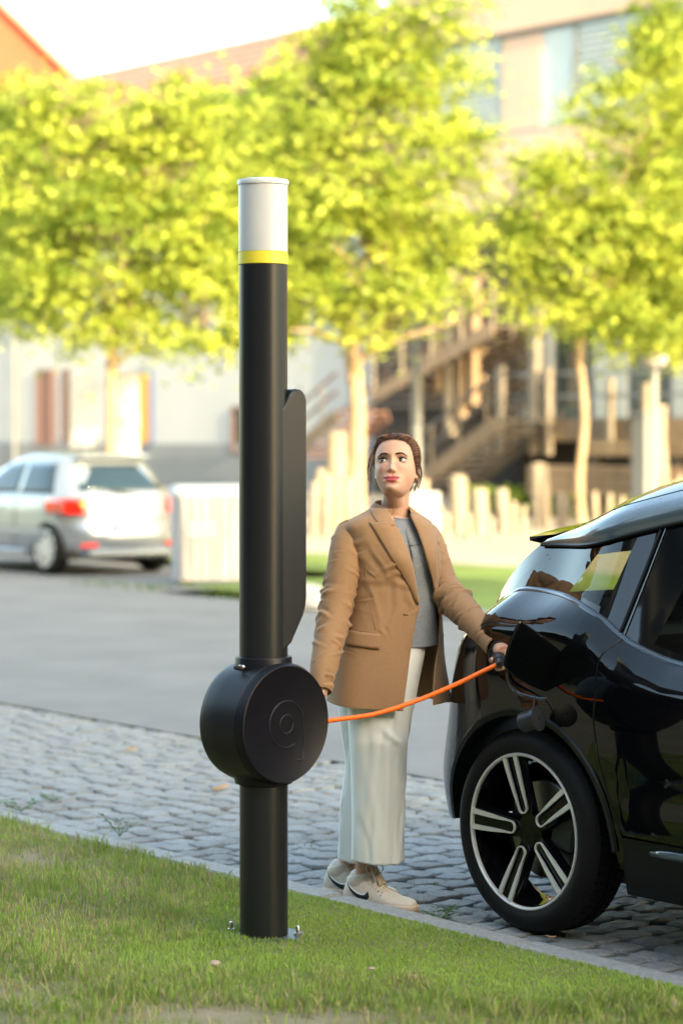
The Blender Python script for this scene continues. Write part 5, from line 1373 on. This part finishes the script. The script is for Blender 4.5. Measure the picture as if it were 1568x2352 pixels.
# hand at the plug: palm, four fingers curled round the handle, thumb along the side
def finger(pts, r0, r1): c = crv(pts, 10); skin.tube(c, [r0+(r1-r0)*k/9 for k in range(10)], 10)
hc = ce+pd*.075                       # centre of the plug handle
pal = wp(1156,1499,8.27)
skin.tube(crv([wr, wr.lerp(pal,.5)+Vector((0,-.004,.003)), pal+Vector((.004,-.004,0))], 10), [.024+.010*math.sin(PI*k/9*.75) for k in range(10)], 18, flat=.80)
upz = Vector((0,0,1)); sd_ = pd.cross(upz).normalized()   # sideways to the handle, towards the camera right
for k in range(4):
    b0 = pal+pd*(-.022+.019*k)+Vector((.006,-.006,-.002+.001*k)); hb2 = hc+pd*(-.026+.0185*k)
    L = (1.0,1.08,1.03,.86)[k]
    finger([b0, b0+Vector((.008,-.022,-.004))*L, hb2+sd_*.030*1.0+upz*.010, hb2+sd_*.027-upz*.016*L, hb2-upz*.029*L, hb2-sd_*.012-upz*.030], .0088, .0068)
t0 = wp(1146,1499,8.31)
finger([t0, t0+Vector((-.006,-.014,-.018)), hc-sd_*.026-pd*.030+upz*.004, hc-sd_*.024+pd*.004-upz*.004, hc-sd_*.020+pd*.022-upz*.002], .0112, .0080)
# other hand, hanging behind the drum
w2 = wp(722,1612,8.31); p2 = w2+Vector((-.004,-.012,-.075))
skin.tube(crv([w2, w2.lerp(p2,.5), p2], 8), [.022,.026,.031,.034,.036,.036,.035,.030], 16, flat=.55, upv=(1,0,0))
for k in range(4):
    b0 = p2+Vector((0, -.022+.015*k, -.002)); L = (.9,1.02,1,.82)[k]
    finger([b0, b0+Vector((.003,-.003,-.032*L)), b0+Vector((.010,-.004,-.056*L)), b0+Vector((.018,-.002,-.072*L))], .0082, .0064)
finger([w2+Vector((.004,-.020,-.02)), p2+Vector((.008,-.036,.015)), p2+Vector((.014,-.040,-.018))], .010, .0075)
# legs
ANK1 = wp(836,1995,8.70); ANK2 = wp(797,1990,8.90)
limb([wp(872,1545,8.68), wp(872,1750,8.60), wp(858,1850,8.64), wp(840,1960,8.68), ANK1, Vector((ANK1.x-.004, ANK1.y+.008, .075))], [(0,.075),(.35,.050),(.6,.050),(.84,.037),(.93,.031),(1,.034)])
limb([wp(848,1560,8.78), wp(835,1750,8.82), wp(822,1850,8.86), wp(803,1960,8.89), ANK2, Vector((ANK2.x-.004, ANK2.y+.008, .075))], [(0,.075),(.35,.050),(.6,.050),(.84,.037),(.93,.031),(1,.034)])
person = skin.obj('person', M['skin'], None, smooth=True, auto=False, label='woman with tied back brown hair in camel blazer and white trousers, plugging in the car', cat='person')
md = person.modifiers.new('r', 'REMESH'); md.mode = 'VOXEL'; md.voxel_size = .0027; md.use_smooth_shade = True
sm = person.modifiers.new('sm', 'SMOOTH'); sm.factor = .5; sm.iterations = 2
dg = bpy.context.evaluated_depsgraph_get(); nm = bpy.data.meshes.new_from_object(person.evaluated_get(dg)); person.modifiers.clear(); person.data = nm
nm.polygons.foreach_set('use_smooth', np.ones(len(nm.polygons), dtype=bool))
co = np.empty(len(nm.vertices)*3, dtype=np.float32); nm.vertices.foreach_get('co', co); co = co.reshape(-1,3)
Hi = np.array(HM.inverted()); hl = co @ Hi[:3,:3].T + Hi[:3,3]
x, y, z = hl[:,0], hl[:,1], hl[:,2]; ax_ = np.abs(x)
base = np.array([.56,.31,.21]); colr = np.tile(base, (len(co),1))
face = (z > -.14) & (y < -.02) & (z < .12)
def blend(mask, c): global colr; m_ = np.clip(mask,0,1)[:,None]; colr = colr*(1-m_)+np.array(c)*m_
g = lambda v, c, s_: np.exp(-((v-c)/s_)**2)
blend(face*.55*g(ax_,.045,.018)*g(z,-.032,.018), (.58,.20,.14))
blend(face*.35*g(z,-.088,.006)*g(ax_,0,.016), (.36,.16,.10))  # shade under the lower lip painted into the skin tint
blend(face*.5*g(ax_,.052,.010)*g(z,-.062,.020), (.42,.20,.13))  # contour shade of the cheeks painted into the skin tint
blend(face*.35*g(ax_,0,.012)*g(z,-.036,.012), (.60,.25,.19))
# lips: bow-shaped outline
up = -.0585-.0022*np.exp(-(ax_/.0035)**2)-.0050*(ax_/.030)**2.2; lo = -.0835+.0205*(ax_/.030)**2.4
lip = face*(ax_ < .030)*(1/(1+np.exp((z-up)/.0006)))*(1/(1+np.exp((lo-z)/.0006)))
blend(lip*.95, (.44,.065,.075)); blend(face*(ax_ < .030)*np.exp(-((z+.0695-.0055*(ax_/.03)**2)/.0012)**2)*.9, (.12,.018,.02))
blend(face*.9*g(ax_,.0068,.0030)*g(z,-.0470,.0024), (.13,.04,.03))  # nostril shade painted into the skin tint
blend(face*.55*g(ax_,.0335,.017)*g(z,.0075,.0065), (.30,.145,.095))  # eye socket shade painted into the skin tint
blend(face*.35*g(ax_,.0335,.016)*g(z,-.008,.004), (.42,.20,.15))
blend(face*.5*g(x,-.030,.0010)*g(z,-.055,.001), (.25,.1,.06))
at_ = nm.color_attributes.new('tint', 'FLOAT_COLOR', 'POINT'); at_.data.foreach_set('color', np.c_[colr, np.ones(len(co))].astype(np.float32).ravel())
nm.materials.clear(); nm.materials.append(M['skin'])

def kid(mb, name, m, smooth=True, auto=False, **k): return mb.obj(name, M[m], person, smooth=smooth, auto=auto, **k)
# blazer
mb = MB().grid(P_blazer); bz = kid(mb, 'blazer', 'blazer'); mods(bz, solid=.0035, off=-1)
for rings in (rl, rr2):
    mb = MB(); n = len(rings[0])
    last = rings[-1]; c_ = sum(last, Vector())/n
    inner = [c_+(q-c_)*.90-(rings[-1][0]-rings[-1][0]) for q in last]; deep = [c_+(q-c_)*.86+(sum(rings[-8], Vector())/n-c_) for q in last]
    mb.loft(rings+[inner, deep], True, True, False); kid(mb, 'sleeve', 'blazer').parent = bz
# collar band round the neck
def ringpt(cx, cy, hw, dp, a): # ellipse around the neck, a=0 toward chest front
    c = wp(cx, cy, 8.645); return c+RVv*(hw*math.sin(a))+FV*(dp*math.cos(a))
P = []
for t in [k/8 for k in range(9)]:
    row = []
    for k in range(49):
        s_ = k/48; a = R(-38)-(2*PI-R(76))*s_; fr = math.cos(a) 
        hw = .062+.030*t**1.2; dp = .060+.022*t; yb = 1158+22*t+ (14+12*t)*max(0, fr)+(-8*(1-t))*max(0,-fr)
        bump_ = .012*math.sin(PI*min(1,t*1.3))
        row.append(ringpt(901, yb, hw+bump_*.4, dp+bump_*.4, a))
    P.append(row)
mods(kid(MB().grid(P), 'collar', 'blazer'), solid=.004, off=0).parent = bz
# lapels
def lapel(rowsp, off0, name='lapel'):
    P = []
    for (y, xi, xo) in rowsp:
        row = []
        for k in range(9):
            s_ = k/8; x_ = xi+(xo-xi)*s_; ph = phi_at(x_, y, .012); row.append(TP(ph, y, .0125+.0065*math.sin(PI*min(1,s_*.9+.12))+off0*(1-s_)))
        P.append(row)
    mb = MB().grid(P); o = kid(mb, name, 'blazer'); mods(o, solid=.0032, off=0); o.parent = bz; return o
yl = [1196,1202,1210,1220,1235,1250,1265,1280,1295,1310,1325,1340,1355,1370,1385]
lapel([(y, interp(y, LE)+.5, interp(y, [(1196,847),(1202,850),(1210,856),(1235,871),(1265,890),(1295,909),(1325,928),(1355,944),(1385,956)])) for y in yl], .002)
lapel([(y, interp(y, LE)+1 if y > 1165 else 886, interp(y, [(1168,848),(1176,852),(1186,858),(1193,863),(1200,872),(1206,884)])) for y in (1168,1172,1178,1184,1189,1193,1197,1201,1205)], .001, 'collar_leaf')
lapel([(y, interp(y, RE)-.5, interp(y, [(1180,962),(1195,974),(1205,990),(1215,1003),(1235,1002),(1280,1003),(1330,1005),(1370,1006),(1395,1005)])) for y in (1180,1188,1196,1205,1215,1230,1250,1270,1290,1310,1330,1350,1370,1395)], .001)
# seams, pocket flap, buttonhole
def seamline(pts, r=.0011, name='seam', m='seam', off=.0115):
    mb = MB().tube([TP(phi_at(x_, y_, .012), y_, off) for x_, y_ in pts], r, 5); o = kid(mb, name, m); o.parent = bz; return o
seamline([(842,1290),(839,1330),(846,1370),(856,1410),(862,1440)]); seamline([(812,1360),(803,1400),(797,1440)])
seamline([(903,1180),(908,1208)], .0008); seamline([(863,1192),(880,1204)], .0012)
P = []
for t in [k/5 for k in range(6)]:
    row = []
    for s_ in [k/12 for k in range(13)]:
        x_ = 789+(873-789)*s_-3*t*(1-s_)-2*t; y_ = 1439+9*s_+t*(32+2*s_); row.append(TP(phi_at(max(x_, tring(y_)[3]-tring(y_)[4]+2), y_, .012), y_, .0145+.0015*t+D.mean()*0))
    P.append(row)
o = kid(MB().grid(P), 'pocket_flap', 'blazer'); mods(o, solid=.003, off=0); o.parent = bz
seamline([(788,1439),(830,1441),(874,1448)], .0016, off=.013)
seamline([(926,1406),(937,1407)], .0013, 'buttonhole', 'lash', off=.0125)
q = TP(phi_at(1007,1392,.012),1392,.013); o = kid(MB().lathe([(.001,-.002),(.008,-.002),(.009,0),(.007,.003),(.001,.003)], 16, Matrix.Translation(q) @ Matrix.Rotation(R(90),4,'X')), 'button', 'seam'); o.parent = bz
# t-shirt
P = []; ysh = [1184+(1484-1184)*k/90 for k in range(91)]
U = np.array([[tring(y)[1]*math.sin(2*PI*k/96) for k in range(97)] for y in ysh]); Vv = np.array([[(y-1184)/PXM]*97 for y in ysh])
tl = [(.02+FR.uniform(-.05,.09), FR.uniform(.02,.44), R(FR.uniform(30,150)), FR.uniform(.02,.05), .006, FR.uniform(.0006,.0016)) for _ in range(30)]+[(.05,.05,R(-40),.04,.007,.002)]
D2 = creases(U, Vv, tl)
for j, y in enumerate(ysh):
    row = []
    for k in range(97):
        a = 2*PI*k/96; neck = 0
        yy = y+ (6*math.cos(a)*(1-(j/90)) if j < 20 else 0)
        if y < 1216:
            t = (y-1184)/32; t = t*t*(3-2*t); q = wp(914, yy+2)+Vector((0,.02,0)); p0_ = q+RVv*(.058+.04*t)*math.sin(a)+FV*((.055+.02*t)*math.cos(a)+.012); row.append(p0_.lerp(TP(a, max(yy,1200), -.012), t))
        else: row.append(TP(a, yy, -.012+float(D2[j,k])+.004*math.sin(a*7)*max(0,(y-1440)/44)))
    P.append(row)
ts = kid(MB().grid(P), 't_shirt', 'shirt'); mods(ts, solid=.002, off=-1)
MB().tube([p+Vector((0,0,0)) for p in P[0]], .0035, 8).obj('neckband', M['shirt'], ts, smooth=True)
MB().tube([p.lerp(P[-5][k], .3) for k, p in enumerate(P[-3])], .0016, 5).obj('hem', M['shirt'], ts, smooth=True)
# trousers: pelvis + two wide legs
def leg(tab, Yt, seed, name):
    r_ = random.Random(seed); rows = []; ysl = [1474+(1974-1474)*k/118 for k in range(119)]
    cr = [(r_.uniform(-.16,.16), r_.uniform(.05,.75), R(90)+r_.uniform(-.28,.28), r_.uniform(.06,.20), r_.uniform(.006,.014), r_.uniform(.002,.0055)) for _ in range(26)]
    cr += [(r_.uniform(-.12,.12), r_.uniform(.1,.35), R(r_.uniform(20,70)), r_.uniform(.04,.08), .012, r_.uniform(.002,.004)) for _ in range(8)]
    n = 84; th = [2*PI*k/n for k in range(n)]; hw_ = [(smooth_interp(y, tab, 2)-smooth_interp(y, tab, 1))/2/PXM for y in ysl]
    U = np.array([[h*1.4*math.sin(q) if math.cos(q) > 0 else h*1.4*math.sin(q)+.35*math.copysign(-math.cos(q), math.sin(q)) for q in th] for h in hw_]); Vv = np.array([[(y-1500)/PXM]*n for y in ysl]); D3 = creases(U, Vv, cr)
    FL = Vector((math.sin(R(42)), -math.cos(R(42)), 0)); RL = Vector((math.cos(R(42)), math.sin(R(42)), 0))
    for j, y in enumerate(ysl):
        xl, xr = smooth_interp(y, tab, 1), smooth_interp(y, tab, 2); Yc = interp(y, Yt); c = wp((xl+xr)/2, y, Yc); hw = (xr-xl)/2/PXM
        row = []
        for k, q in enumerate(th):
            a = hw/.93; b = a*.84; f = .012*math.exp(-(((q+.35+PI) % (2*PI)-PI)/.16)**2)*max(0,min(1,(y-1500)/200))   # pressed crease
            bf = .012*math.exp(-(((q-2.7+PI) % (2*PI)-PI)/.16)**2)*max(0,min(1,(y-1500)/200))
            wv = .004*math.sin(q*6+y*.01+seed)*max(0,(y-1800)/186)
            yy = y+ (6*math.sin(q+1.2)*(y-1900)/86 if y > 1900 else 0)
            c2 = wp((xl+xr)/2, yy, Yc); row.append(c2+RL*(a*math.sin(q))+FL*(b*math.cos(q))+(RL*math.sin(q)+FL*math.cos(q))*(f+bf+wv+float(D3[j,k])))
        rows.append(row)
    return rows
t1 = [(1460,834,978),(1500,832,974),(1540,820,966),(1600,804,954),(1640,800,945),(1700,803,936),(1760,806,931),(1850,808,929),(1930,808,928),(1990,808,927)]
t2 = [(1460,800,930),(1500,786,930),(1560,778,920),(1600,775,905),(1650,779,890),(1700,786,880),(1750,793,872),(1800,787,866),(1850,780,862),(1920,777,860),(1990,776,858)]
r1_ = leg(t1, [(1500,8.62),(1700,8.60),(1990,8.66)], 31, 'a'); r2_ = leg(t2, [(1500,8.72),(1700,8.80),(1990,8.86)], 37, 'b')
tro = MB(); n = len(r1_[0]); 
pel = [[TP(2*PI*k/60, y, o_) for k in range(60)] for y, o_ in ((1430,-.03),(1450,-.045),(1470,-.06),(1500,-.08))]
trm = MB().loft(pel); troo = kid(trm, 'trousers', 'trousers')
for rws in (r1_, r2_):
    mb = MB().grid(rws, closed_u=True); o = kid(mb, 'trouser_leg', 'trousers'); mods(o, solid=.0025, off=-1); o.parent = troo
    hm = MB().tube([p for p in rws[-7]]+[rws[-7][0]], .0009, 5); h_ = kid(hm, 'hem_stitch', 'trousers'); h_.parent = troo

# ---------------- hair
def hairline(al):
    a = abs((al+PI) % (2*PI)-PI)
    return smooth_interp(a, [(0,.0745),(.35,.0735),(.65,.068),(.9,.058),(1.05,.044),(1.2,.022),(1.32,.006),(1.45,-.004),(1.62,-.016),(1.9,-.048),(2.4,-.078),(PI,-.085)])
hm_ = MB(); nA = 150; rows = []
for j in range(41):
    t = j/40; row = []
    for k in range(nA):
        al = 2*PI*k/nA; z0 = hairline(al); z = z0+(.1065-z0)*math.sin(t*PI/2)**.9
        off = .0015+.0125*min(1, t*2.0)**.8+.0012*math.sin(al*46+6*math.sin(al*3)+t*4)+.0010*math.sin(al*83+t*9)
        off *= .55+.45*min(1, max(0, (z+.03)/.09))
        off += .005*max(0,-math.cos(al))*(1-abs(t-.4))
        row.append(HM @ HP(al, z, off))
    rows.append(row)
mb = MB().grid(rows, closed_u=True); hair = kid(mb, 'hair', 'hair')
# bun at the nape
bn = MB().lathe([(.001,-.030),(.018,-.026),(.030,-.012),(.033,.004),(.026,.020),(.010,.029),(.001,.030)], 22)
Mb_ = HM @ Matrix.Translation((.012,.118,-.040)) ; MBn = MB().add([(Mb_ @ Vector((v.x*(1+.1*math.sin(v.z*160)), v.y, v.z, 1))).to_3d() for v in bn.v], bn.f)
kid(MBn, 'bun', 'hair').parent = hair
# combed strands following the scalp back to the bun
sm_ = MB(); hr = random.Random(8)
for i in range(900):
    al0 = hr.uniform(-PI*.62, PI*.62); z0 = hairline(al0)+hr.uniform(-.001,.010)+ (hr.random()**2)*.03
    pts = []
    for q in range(9):
        s_ = q/8; sg = 1 if al0 > 0 else -1
        al = al0+(sg*PI*.97-al0)*s_**1.15; zt_ = -.030+.01*hr.random()
        z = z0+(min(.104, z0+.030*math.cos(al0)+.012)-z0)*math.sin(min(1,s_*2)*PI/2)
        z = z*(1-s_**2)+zt_*s_**2 if s_ > 0 else z0
        z = min(z,.1045)
        pts.append(HM @ HP(al, z, (.0135+.0022*hr.random())*(.55+.45*min(1, max(0, (z+.03)/.09)))+(.003 if i > 700 else 0)*math.sin(q*.8)-(.009 if q == 0 else 0)-(.004 if q == 1 else 0)))
    sm_.tube(pts, [(.6,1.,1.,1.,1.,.95,.9,.8,.5)[q]*(.0013 if i < 700 else .0017) for q in range(9)], 3)
    if i == 700: kid(sm_, 'hair_strands', 'hair', kind='stuff').parent = hair; sm_ = MB()
kid(sm_, 'hair_highlights', 'hair2', kind='stuff').parent = hair
# loose locks and flyaways
lk = MB()
def lock(pts, r, n=1, jit=.0):
    for _ in range(n):
        P_ = [wp(x_+hr.gauss(0,jit*(.3+k)), y_, Y_) for k, (x_, y_, Y_) in enumerate(pts)]; c = crv(P_, 14); lk.tube(c, [r*(1-.8*k/13) for k in range(14)], 4)
lock([(862,1040,8.54),(853,1065,8.53),(850,1090,8.53),(851,1112,8.53),(847,1140,8.53)], .0011, 9, .9)
lock([(858,1030,8.55),(849,1055,8.54),(846,1080,8.54),(848,1105,8.54)], .0013, 10, .7)
lock([(958,1050,8.63),(963,1080,8.62),(961,1105,8.61),(955,1125,8.61),(952,1145,8.61),(944,1160,8.61)], .0011, 7, 1.1)
lock([(952,1045,8.62),(957,1075,8.60),(958,1100,8.60),(954,1128,8.60)], .0015, 12, .8)
lock([(962,1055,8.64),(966,1085,8.64),(963,1110,8.64),(960,1122,8.64)], .0014, 8, .8)
for _ in range(260):
    al = hr.uniform(-PI,PI)*.8; z = hr.uniform(.06,.104); a = HP(al, z, .012); d = Vector((hr.gauss(0,.01), hr.gauss(0,.01), hr.uniform(.0,.010)))
    nn = a.normalized(); lk.tube([HM @ a, HM @ (a+nn*.006+d*.5), HM @ (a+nn*.009+d*1.2+Vector((0,.006,0)))], [.0006,.0005,.0002], 3)
kid(lk, 'loose_strands', 'hair', kind='stuff').parent = hair
# ---------------- eyes, lids, brows
for sx_ in (-1,1):
    ec = Vector((sx_*.0335, -.0615, .0000)); er = .0157
    ey = MB().lathe([(er*math.sin(a), -er*math.cos(a)) for a in [PI*k/14 for k in range(15)]], 24)
    gaze = Vector((-.26, -1, .17)).normalized(); qg = Vector((0,0,1)).rotation_difference(gaze)
    kid(MB().add([HM @ (ec+v) for v in ey.v], ey.f), 'eye', 'eyewhite')
    ir = MB().lathe([(.001,er+.0007),(.0030,er+.0005),(.0068,er-.0011),(.0072,er-.0022)], 20, Matrix.Translation(ec) @ qg.to_matrix().to_4x4())
    kid(MB().add([HM @ v for v in ir.v], ir.f), 'iris', 'iris')
    # lids: spherical strips with an almond gap
    def lidpt(th, el, rad): # th: lateral angle, el: elevation
        return HM @ (ec+Vector((math.sin(th)*math.cos(el), -math.cos(th)*math.cos(el), math.sin(el)))*rad)
    tilt = lambda th: .10*sx_*th
    for (nm_, f0, f1) in (('upper_eyelid', lambda q: .46*max(0,math.cos(q*1.30))**.8, 1.35), ('lower_eyelid', lambda q: -.34*max(0,math.cos(q*1.30))**.9, -1.2)):
        P = []
        for k in range(25):
            th = -1.15+2.3*k/24; e0 = f0(th)+tilt(th); P.append([lidpt(th, e0+(f1-e0)*j/8, er+.0013-.0004*(j == 0)) for j in range(9)])
        vv_ = MB().grid(P); vv_.f = vv_.f+[tuple(reversed(f)) for f in []]
        o = vv_.obj(nm_, M['skinlid'] if 'skinlid' in M else M['skin'], person, smooth=True); 
        ca = o.data.color_attributes.new('tint', 'FLOAT_COLOR', 'POINT'); lc = (.26,.125,.08) if nm_[0] == 'u' else (.40,.20,.14)  # lids tinted darker than the skin, as painted shade
        ca.data.foreach_set('color', np.tile(np.array([*lc,1.], dtype=np.float32), len(o.data.vertices)))
    ls = MB(); c = [lidpt(-1.05+2.1*k/14, .46*max(0,math.cos((-1.05+2.1*k/14)*1.30))**.8+tilt(-1.05+2.1*k/14), er+.0022) for k in range(15)]
    ls.tube(c, [.0005+.0011*math.sin(PI*k/14)**.6 for k in range(15)], 6)
    for k in range(26):
        th = -1.0+2.05*k/25; a = lidpt(th, .46*max(0,math.cos(th*1.30))**.8+tilt(th), er+.002); out_ = (a-HM @ ec).normalized()
        ls.tube([a, a+out_*.004+Vector((sx_*.0015,0,.0015)), a+out_*.006+Vector((sx_*.003,0,.0045))], [.0004,.00035,.0001], 3)
    kid(ls, 'eyelashes', 'lash')
    ll = MB().tube([lidpt(-1.0+2.0*k/12, -.34*max(0,math.cos((-1.0+2.0*k/12)*1.30))**.9+tilt(-1.0+2.0*k/12), er+.0016) for k in range(13)], .00045, 4); kid(ll, 'lower_lashes', 'lash')
    # eyebrow: many short hairs laid along an arch
    bw = MB(); 
    def browp(t, h=0):
        xx = sx_*(.0135+.040*t); zz = .0175+.0050*math.sin(PI*min(1,t*.80+.05))-.0055*max(0,t-.62)/.38+h
        al = math.asin(max(-1,min(1,abs(xx)/smooth_interp(zz, HT, 1)))**(1/.90))*sx_; return HM @ HP(al, zz, .0012)
    c = [browp(k/14) for k in range(15)]; bw.tube(c, [(.0010+.0026*math.sin(PI*min(1,k/14*.8+.22))**.8)*(1-.55*(k/14)**2) for k in range(15)], 6, flat=1.0)
    for k in range(70):
        t = hr.uniform(0,.92); a = browp(t, hr.uniform(-.0016,.0016)); b = browp(min(1, t+.10), hr.uniform(-.001,.0024)); bw.tube([a, a.lerp(b,.5)+Vector((0,-.0006,.0003)), b], [.0003,.0003,.0001], 3)
    kid(bw, 'eyebrow', 'brow')
q = HM @ Vector((.0755,.012,-.030)); kid(MB().lathe([(.001,-.003),(.003,-.001),(.003,.001),(.001,.003)], 10, Matrix.Translation(q+Vector((0,-.004,-.010)))), 'earring', 'gum')

# ---------------- shoes (high-top sneakers)
def shoe(heel, ang, L, label_=None, laces=True):
    Ms = Matrix.Translation(heel) @ Matrix.Rotation(ang, 4, 'Z')    # local x toe direction, -y lateral (outer) side to the camera
    T_ = lambda v: Ms @ Vector(v)
    prof = [(0,.026,.060,.078),(.012,.031,.062,.105),(.03,.034,.060,.128),(.06,.036,.060,.132),(.085,.037,.060,.128),(.11,.038,.060,.108),(.14,.041,.060,.090),(.17,.044,.058,.076),(.20,.046,.056,.062),(.23,.045,.054,.054),(.26,.040,.051,.050),(.285,.028,.046,.044),(.298,.012,.040,.036)]
    sc = L/.30
    def sec(x):
        w = smooth_interp(x, prof, 1); h = smooth_interp(x, prof, 3); return w, h
    rings = []; n = 32; xs = [.298*k/40 for k in range(41)]
    def sp_(x, a, off=0):
        w, h = sec(x); zz0 = .022; hh = h-zz0
        c, s_ = math.cos(a), math.sin(a)
        yy = -c*w*(1-.28*max(0,s_)**2*(1 if x < .15 else .4)); z = zz0+hh*max(0,s_)**.75 if s_ > 0 else zz0+s_*.006
        return Vector(((x)*sc, yy*(1+off/w), z*sc**.5+max(0,s_)*off))
    for x_ in xs: rings.append([T_(sp_(x_, 2*PI*k/n)) for k in range(n)])
    up_ = MB().loft(rings); so_ = kid(up_, 'shoe', 'shoe')
    def K(mb, nm_, m): o = kid(mb, nm_, m); o.parent = so_; return o
    # padded collar
    P = []
    for j in range(10):
        t = j/9; hw = .036-.003*t; z = .074+.039*t; row = []
        for k in range(32):
            a = 2*PI*k/32; row.append(T_((.052*sc+.050*math.cos(a)+.004*t, .034*math.sin(a)*(1+.10*math.sin(PI*t)), z+.014*math.cos(a)*t)))
        P.append(row)
    inner = [T_((.052*sc+.040*math.cos(2*PI*k/32)+.004, .026*math.sin(2*PI*k/32), .110+.014*math.cos(2*PI*k/32))) for k in range(32)]
    inner2 = [T_((.052*sc+.036*math.cos(2*PI*k/32)+.004, .024*math.sin(2*PI*k/32), .095)) for k in range(32)]
    K(MB().grid(P+[inner, inner2], closed_u=True), 'ankle_collar', 'shoe')
    # tongue
    tg = [[T_((.098*sc+.010*t*1.0+.06*(1-t)*1.0, -.020+.040*s_, .082+.075*t+.006*math.cos((s_-.5)*3))) for s_ in [k/6 for k in range(7)]] for t in [j/6 for j in range(7)]]
    mods(K(MB().grid(tg), 'tongue', 'sole'), solid=.006, off=0)
    # sole
    def outl(z, g_): 
        pts = []
        for k in range(25): x_ = .298*k/24; pts.append((x_*sc+(g_ if k == 24 else -g_ if k == 0 else 0), -(sec(x_)[0]+g_)))
        return [T_((x_, y_, z)) for x_, y_ in pts]+[T_((x_, -y_, z)) for x_, y_ in reversed(pts)]
    K(MB().loft([outl(.0045,.001), outl(.007,.004), outl(.024,.0045), outl(.027,.001)]), 'midsole', 'sole')
    K(MB().loft([outl(.0,.002), outl(.006,.003)]), 'outsole', 'gum')
    K(MB().tube([p for p in outl(.0215,.0050)]+[outl(.0215,.0050)[0]], .0009, 5), 'sole_stitch', 'lace')
    # side emblem: curved tick, on the outer side
    def side(x_, z_, o_=.0012):
        w, h = sec(x_); zz0 = .022; hh = h-zz0; s_ = max(0,min(1,((z_-zz0)/hh)))**(1/.75); a = math.asin(min(.999,s_)); v = sp_(x_, a, o_); return T_((x_*sc, v.y, z_*sc**.5))
    lo_ = [(.016,.088),(.033,.064),(.052,.047),(.074,.035),(.096,.029),(.113,.031),(.124,.043),(.116,.064)]
    hi_ = [(.016,.088),(.035,.070),(.052,.059),(.070,.051),(.085,.048),(.097,.048),(.107,.053),(.116,.064)]
    A, B = crv([Vector((x_,0,z_)) for x_, z_ in lo_], 28), crv([Vector((x_,0,z_)) for x_, z_ in hi_], 28)
    for (gr, o_, mt, nm_) in ((.0028,.0016,'whiteleather','emblem_edge'),(0,.0030,'black','emblem')):
        P = []
        for i_, (p_, q_) in enumerate(zip(A, B)):
            e = gr*(1 if 0 < i_ < 27 else .3); P.append([side(p_.x, p_.z-e, o_), side((p_.x*2+q_.x)/3, (p_.z*2+q_.z)/3, o_), side((p_.x+2*q_.x)/3, (p_.z+q_.z*2)/3, o_), side(q_.x, q_.z+e, o_)])
        mods(K(MB().grid(P), nm_, mt), solid=.001, off=0)
    # overlays: eyestay edge, toe seam, heel seam
    K(MB().tube([side(x_, z_, .001) for x_, z_ in ((.088,.118),(.100,.100),(.115,.080),(.140,.068),(.165,.058),(.178,.045))], .0011, 5), 'overlay_seam', 'lace')
    K(MB().tube([side(x_, z_, .001) for x_, z_ in ((.040,.026),(.040,.045),(.030,.065),(.018,.090))], .0010, 5), 'overlay_seam', 'lace')
    K(MB().tube([T_(sp_(.205-.018*math.sin(a)**2*-1, a, .0008)) for a in [PI*k/12 for k in range(13)]], .0010, 5), 'toe_seam', 'lace')
    # eyelets and laces
    ey_ = MB(); lc = MB()
    for k in range(6):
        t = k/5; x_ = .098+.075*t; p_ = side(x_, .112-.058*t, .0015); ey_.lathe([(.001,0),(.0024,0),(.0024,.0014),(.001,.0016)], 8, Matrix.Translation(p_) @ Matrix.Rotation(R(90),4,'X'))
        a0_ = sp_(x_, R(42), .002); a1_ = sp_(x_+.012, R(138), .002); mid_ = sp_(x_+.006, R(90), .005)
        lc.tube(crv([T_(a0_), T_(mid_), T_(a1_)], 9), .0022, 6)
    kid(ey_, 'eyelets', 'black', kind='stuff').parent = so_
    for (dx, dy, dz, s2) in ((.02,-.018,.0,1),(-.005,-.024,-.006,1),(.026,.012,-.002,1)):
        k0 = Vector((.112*sc,0,.140)); lc.tube(crv([T_(k0), T_(k0+Vector((dx*.6,dy*.8,.016))), T_(k0+Vector((dx*1.4,dy*1.3,.004))), T_(k0+Vector((dx*.9,dy*.7,-.018))), T_(k0)], 16), .0020, 6)
    lc.tube(crv([T_((.112*sc,-.005,.140)), T_((.135*sc,-.026,.118)), T_((.150*sc,-.034,.090)), T_((.146*sc,-.036,.072))], 12), .0019, 6)
    K(lc, 'laces', 'lace')
    return so_
sh1 = wp(797,2080,8.735); sh1.z = .004; s1t = wp(957,2102,8.56)
a1 = math.atan2(8.56-8.735, s1t.x-sh1.x)
shoe(sh1, a1, .300); sh2 = wp(751,2052,8.93); sh2.z = .004; shoe(sh2, a1+R(4), .300)
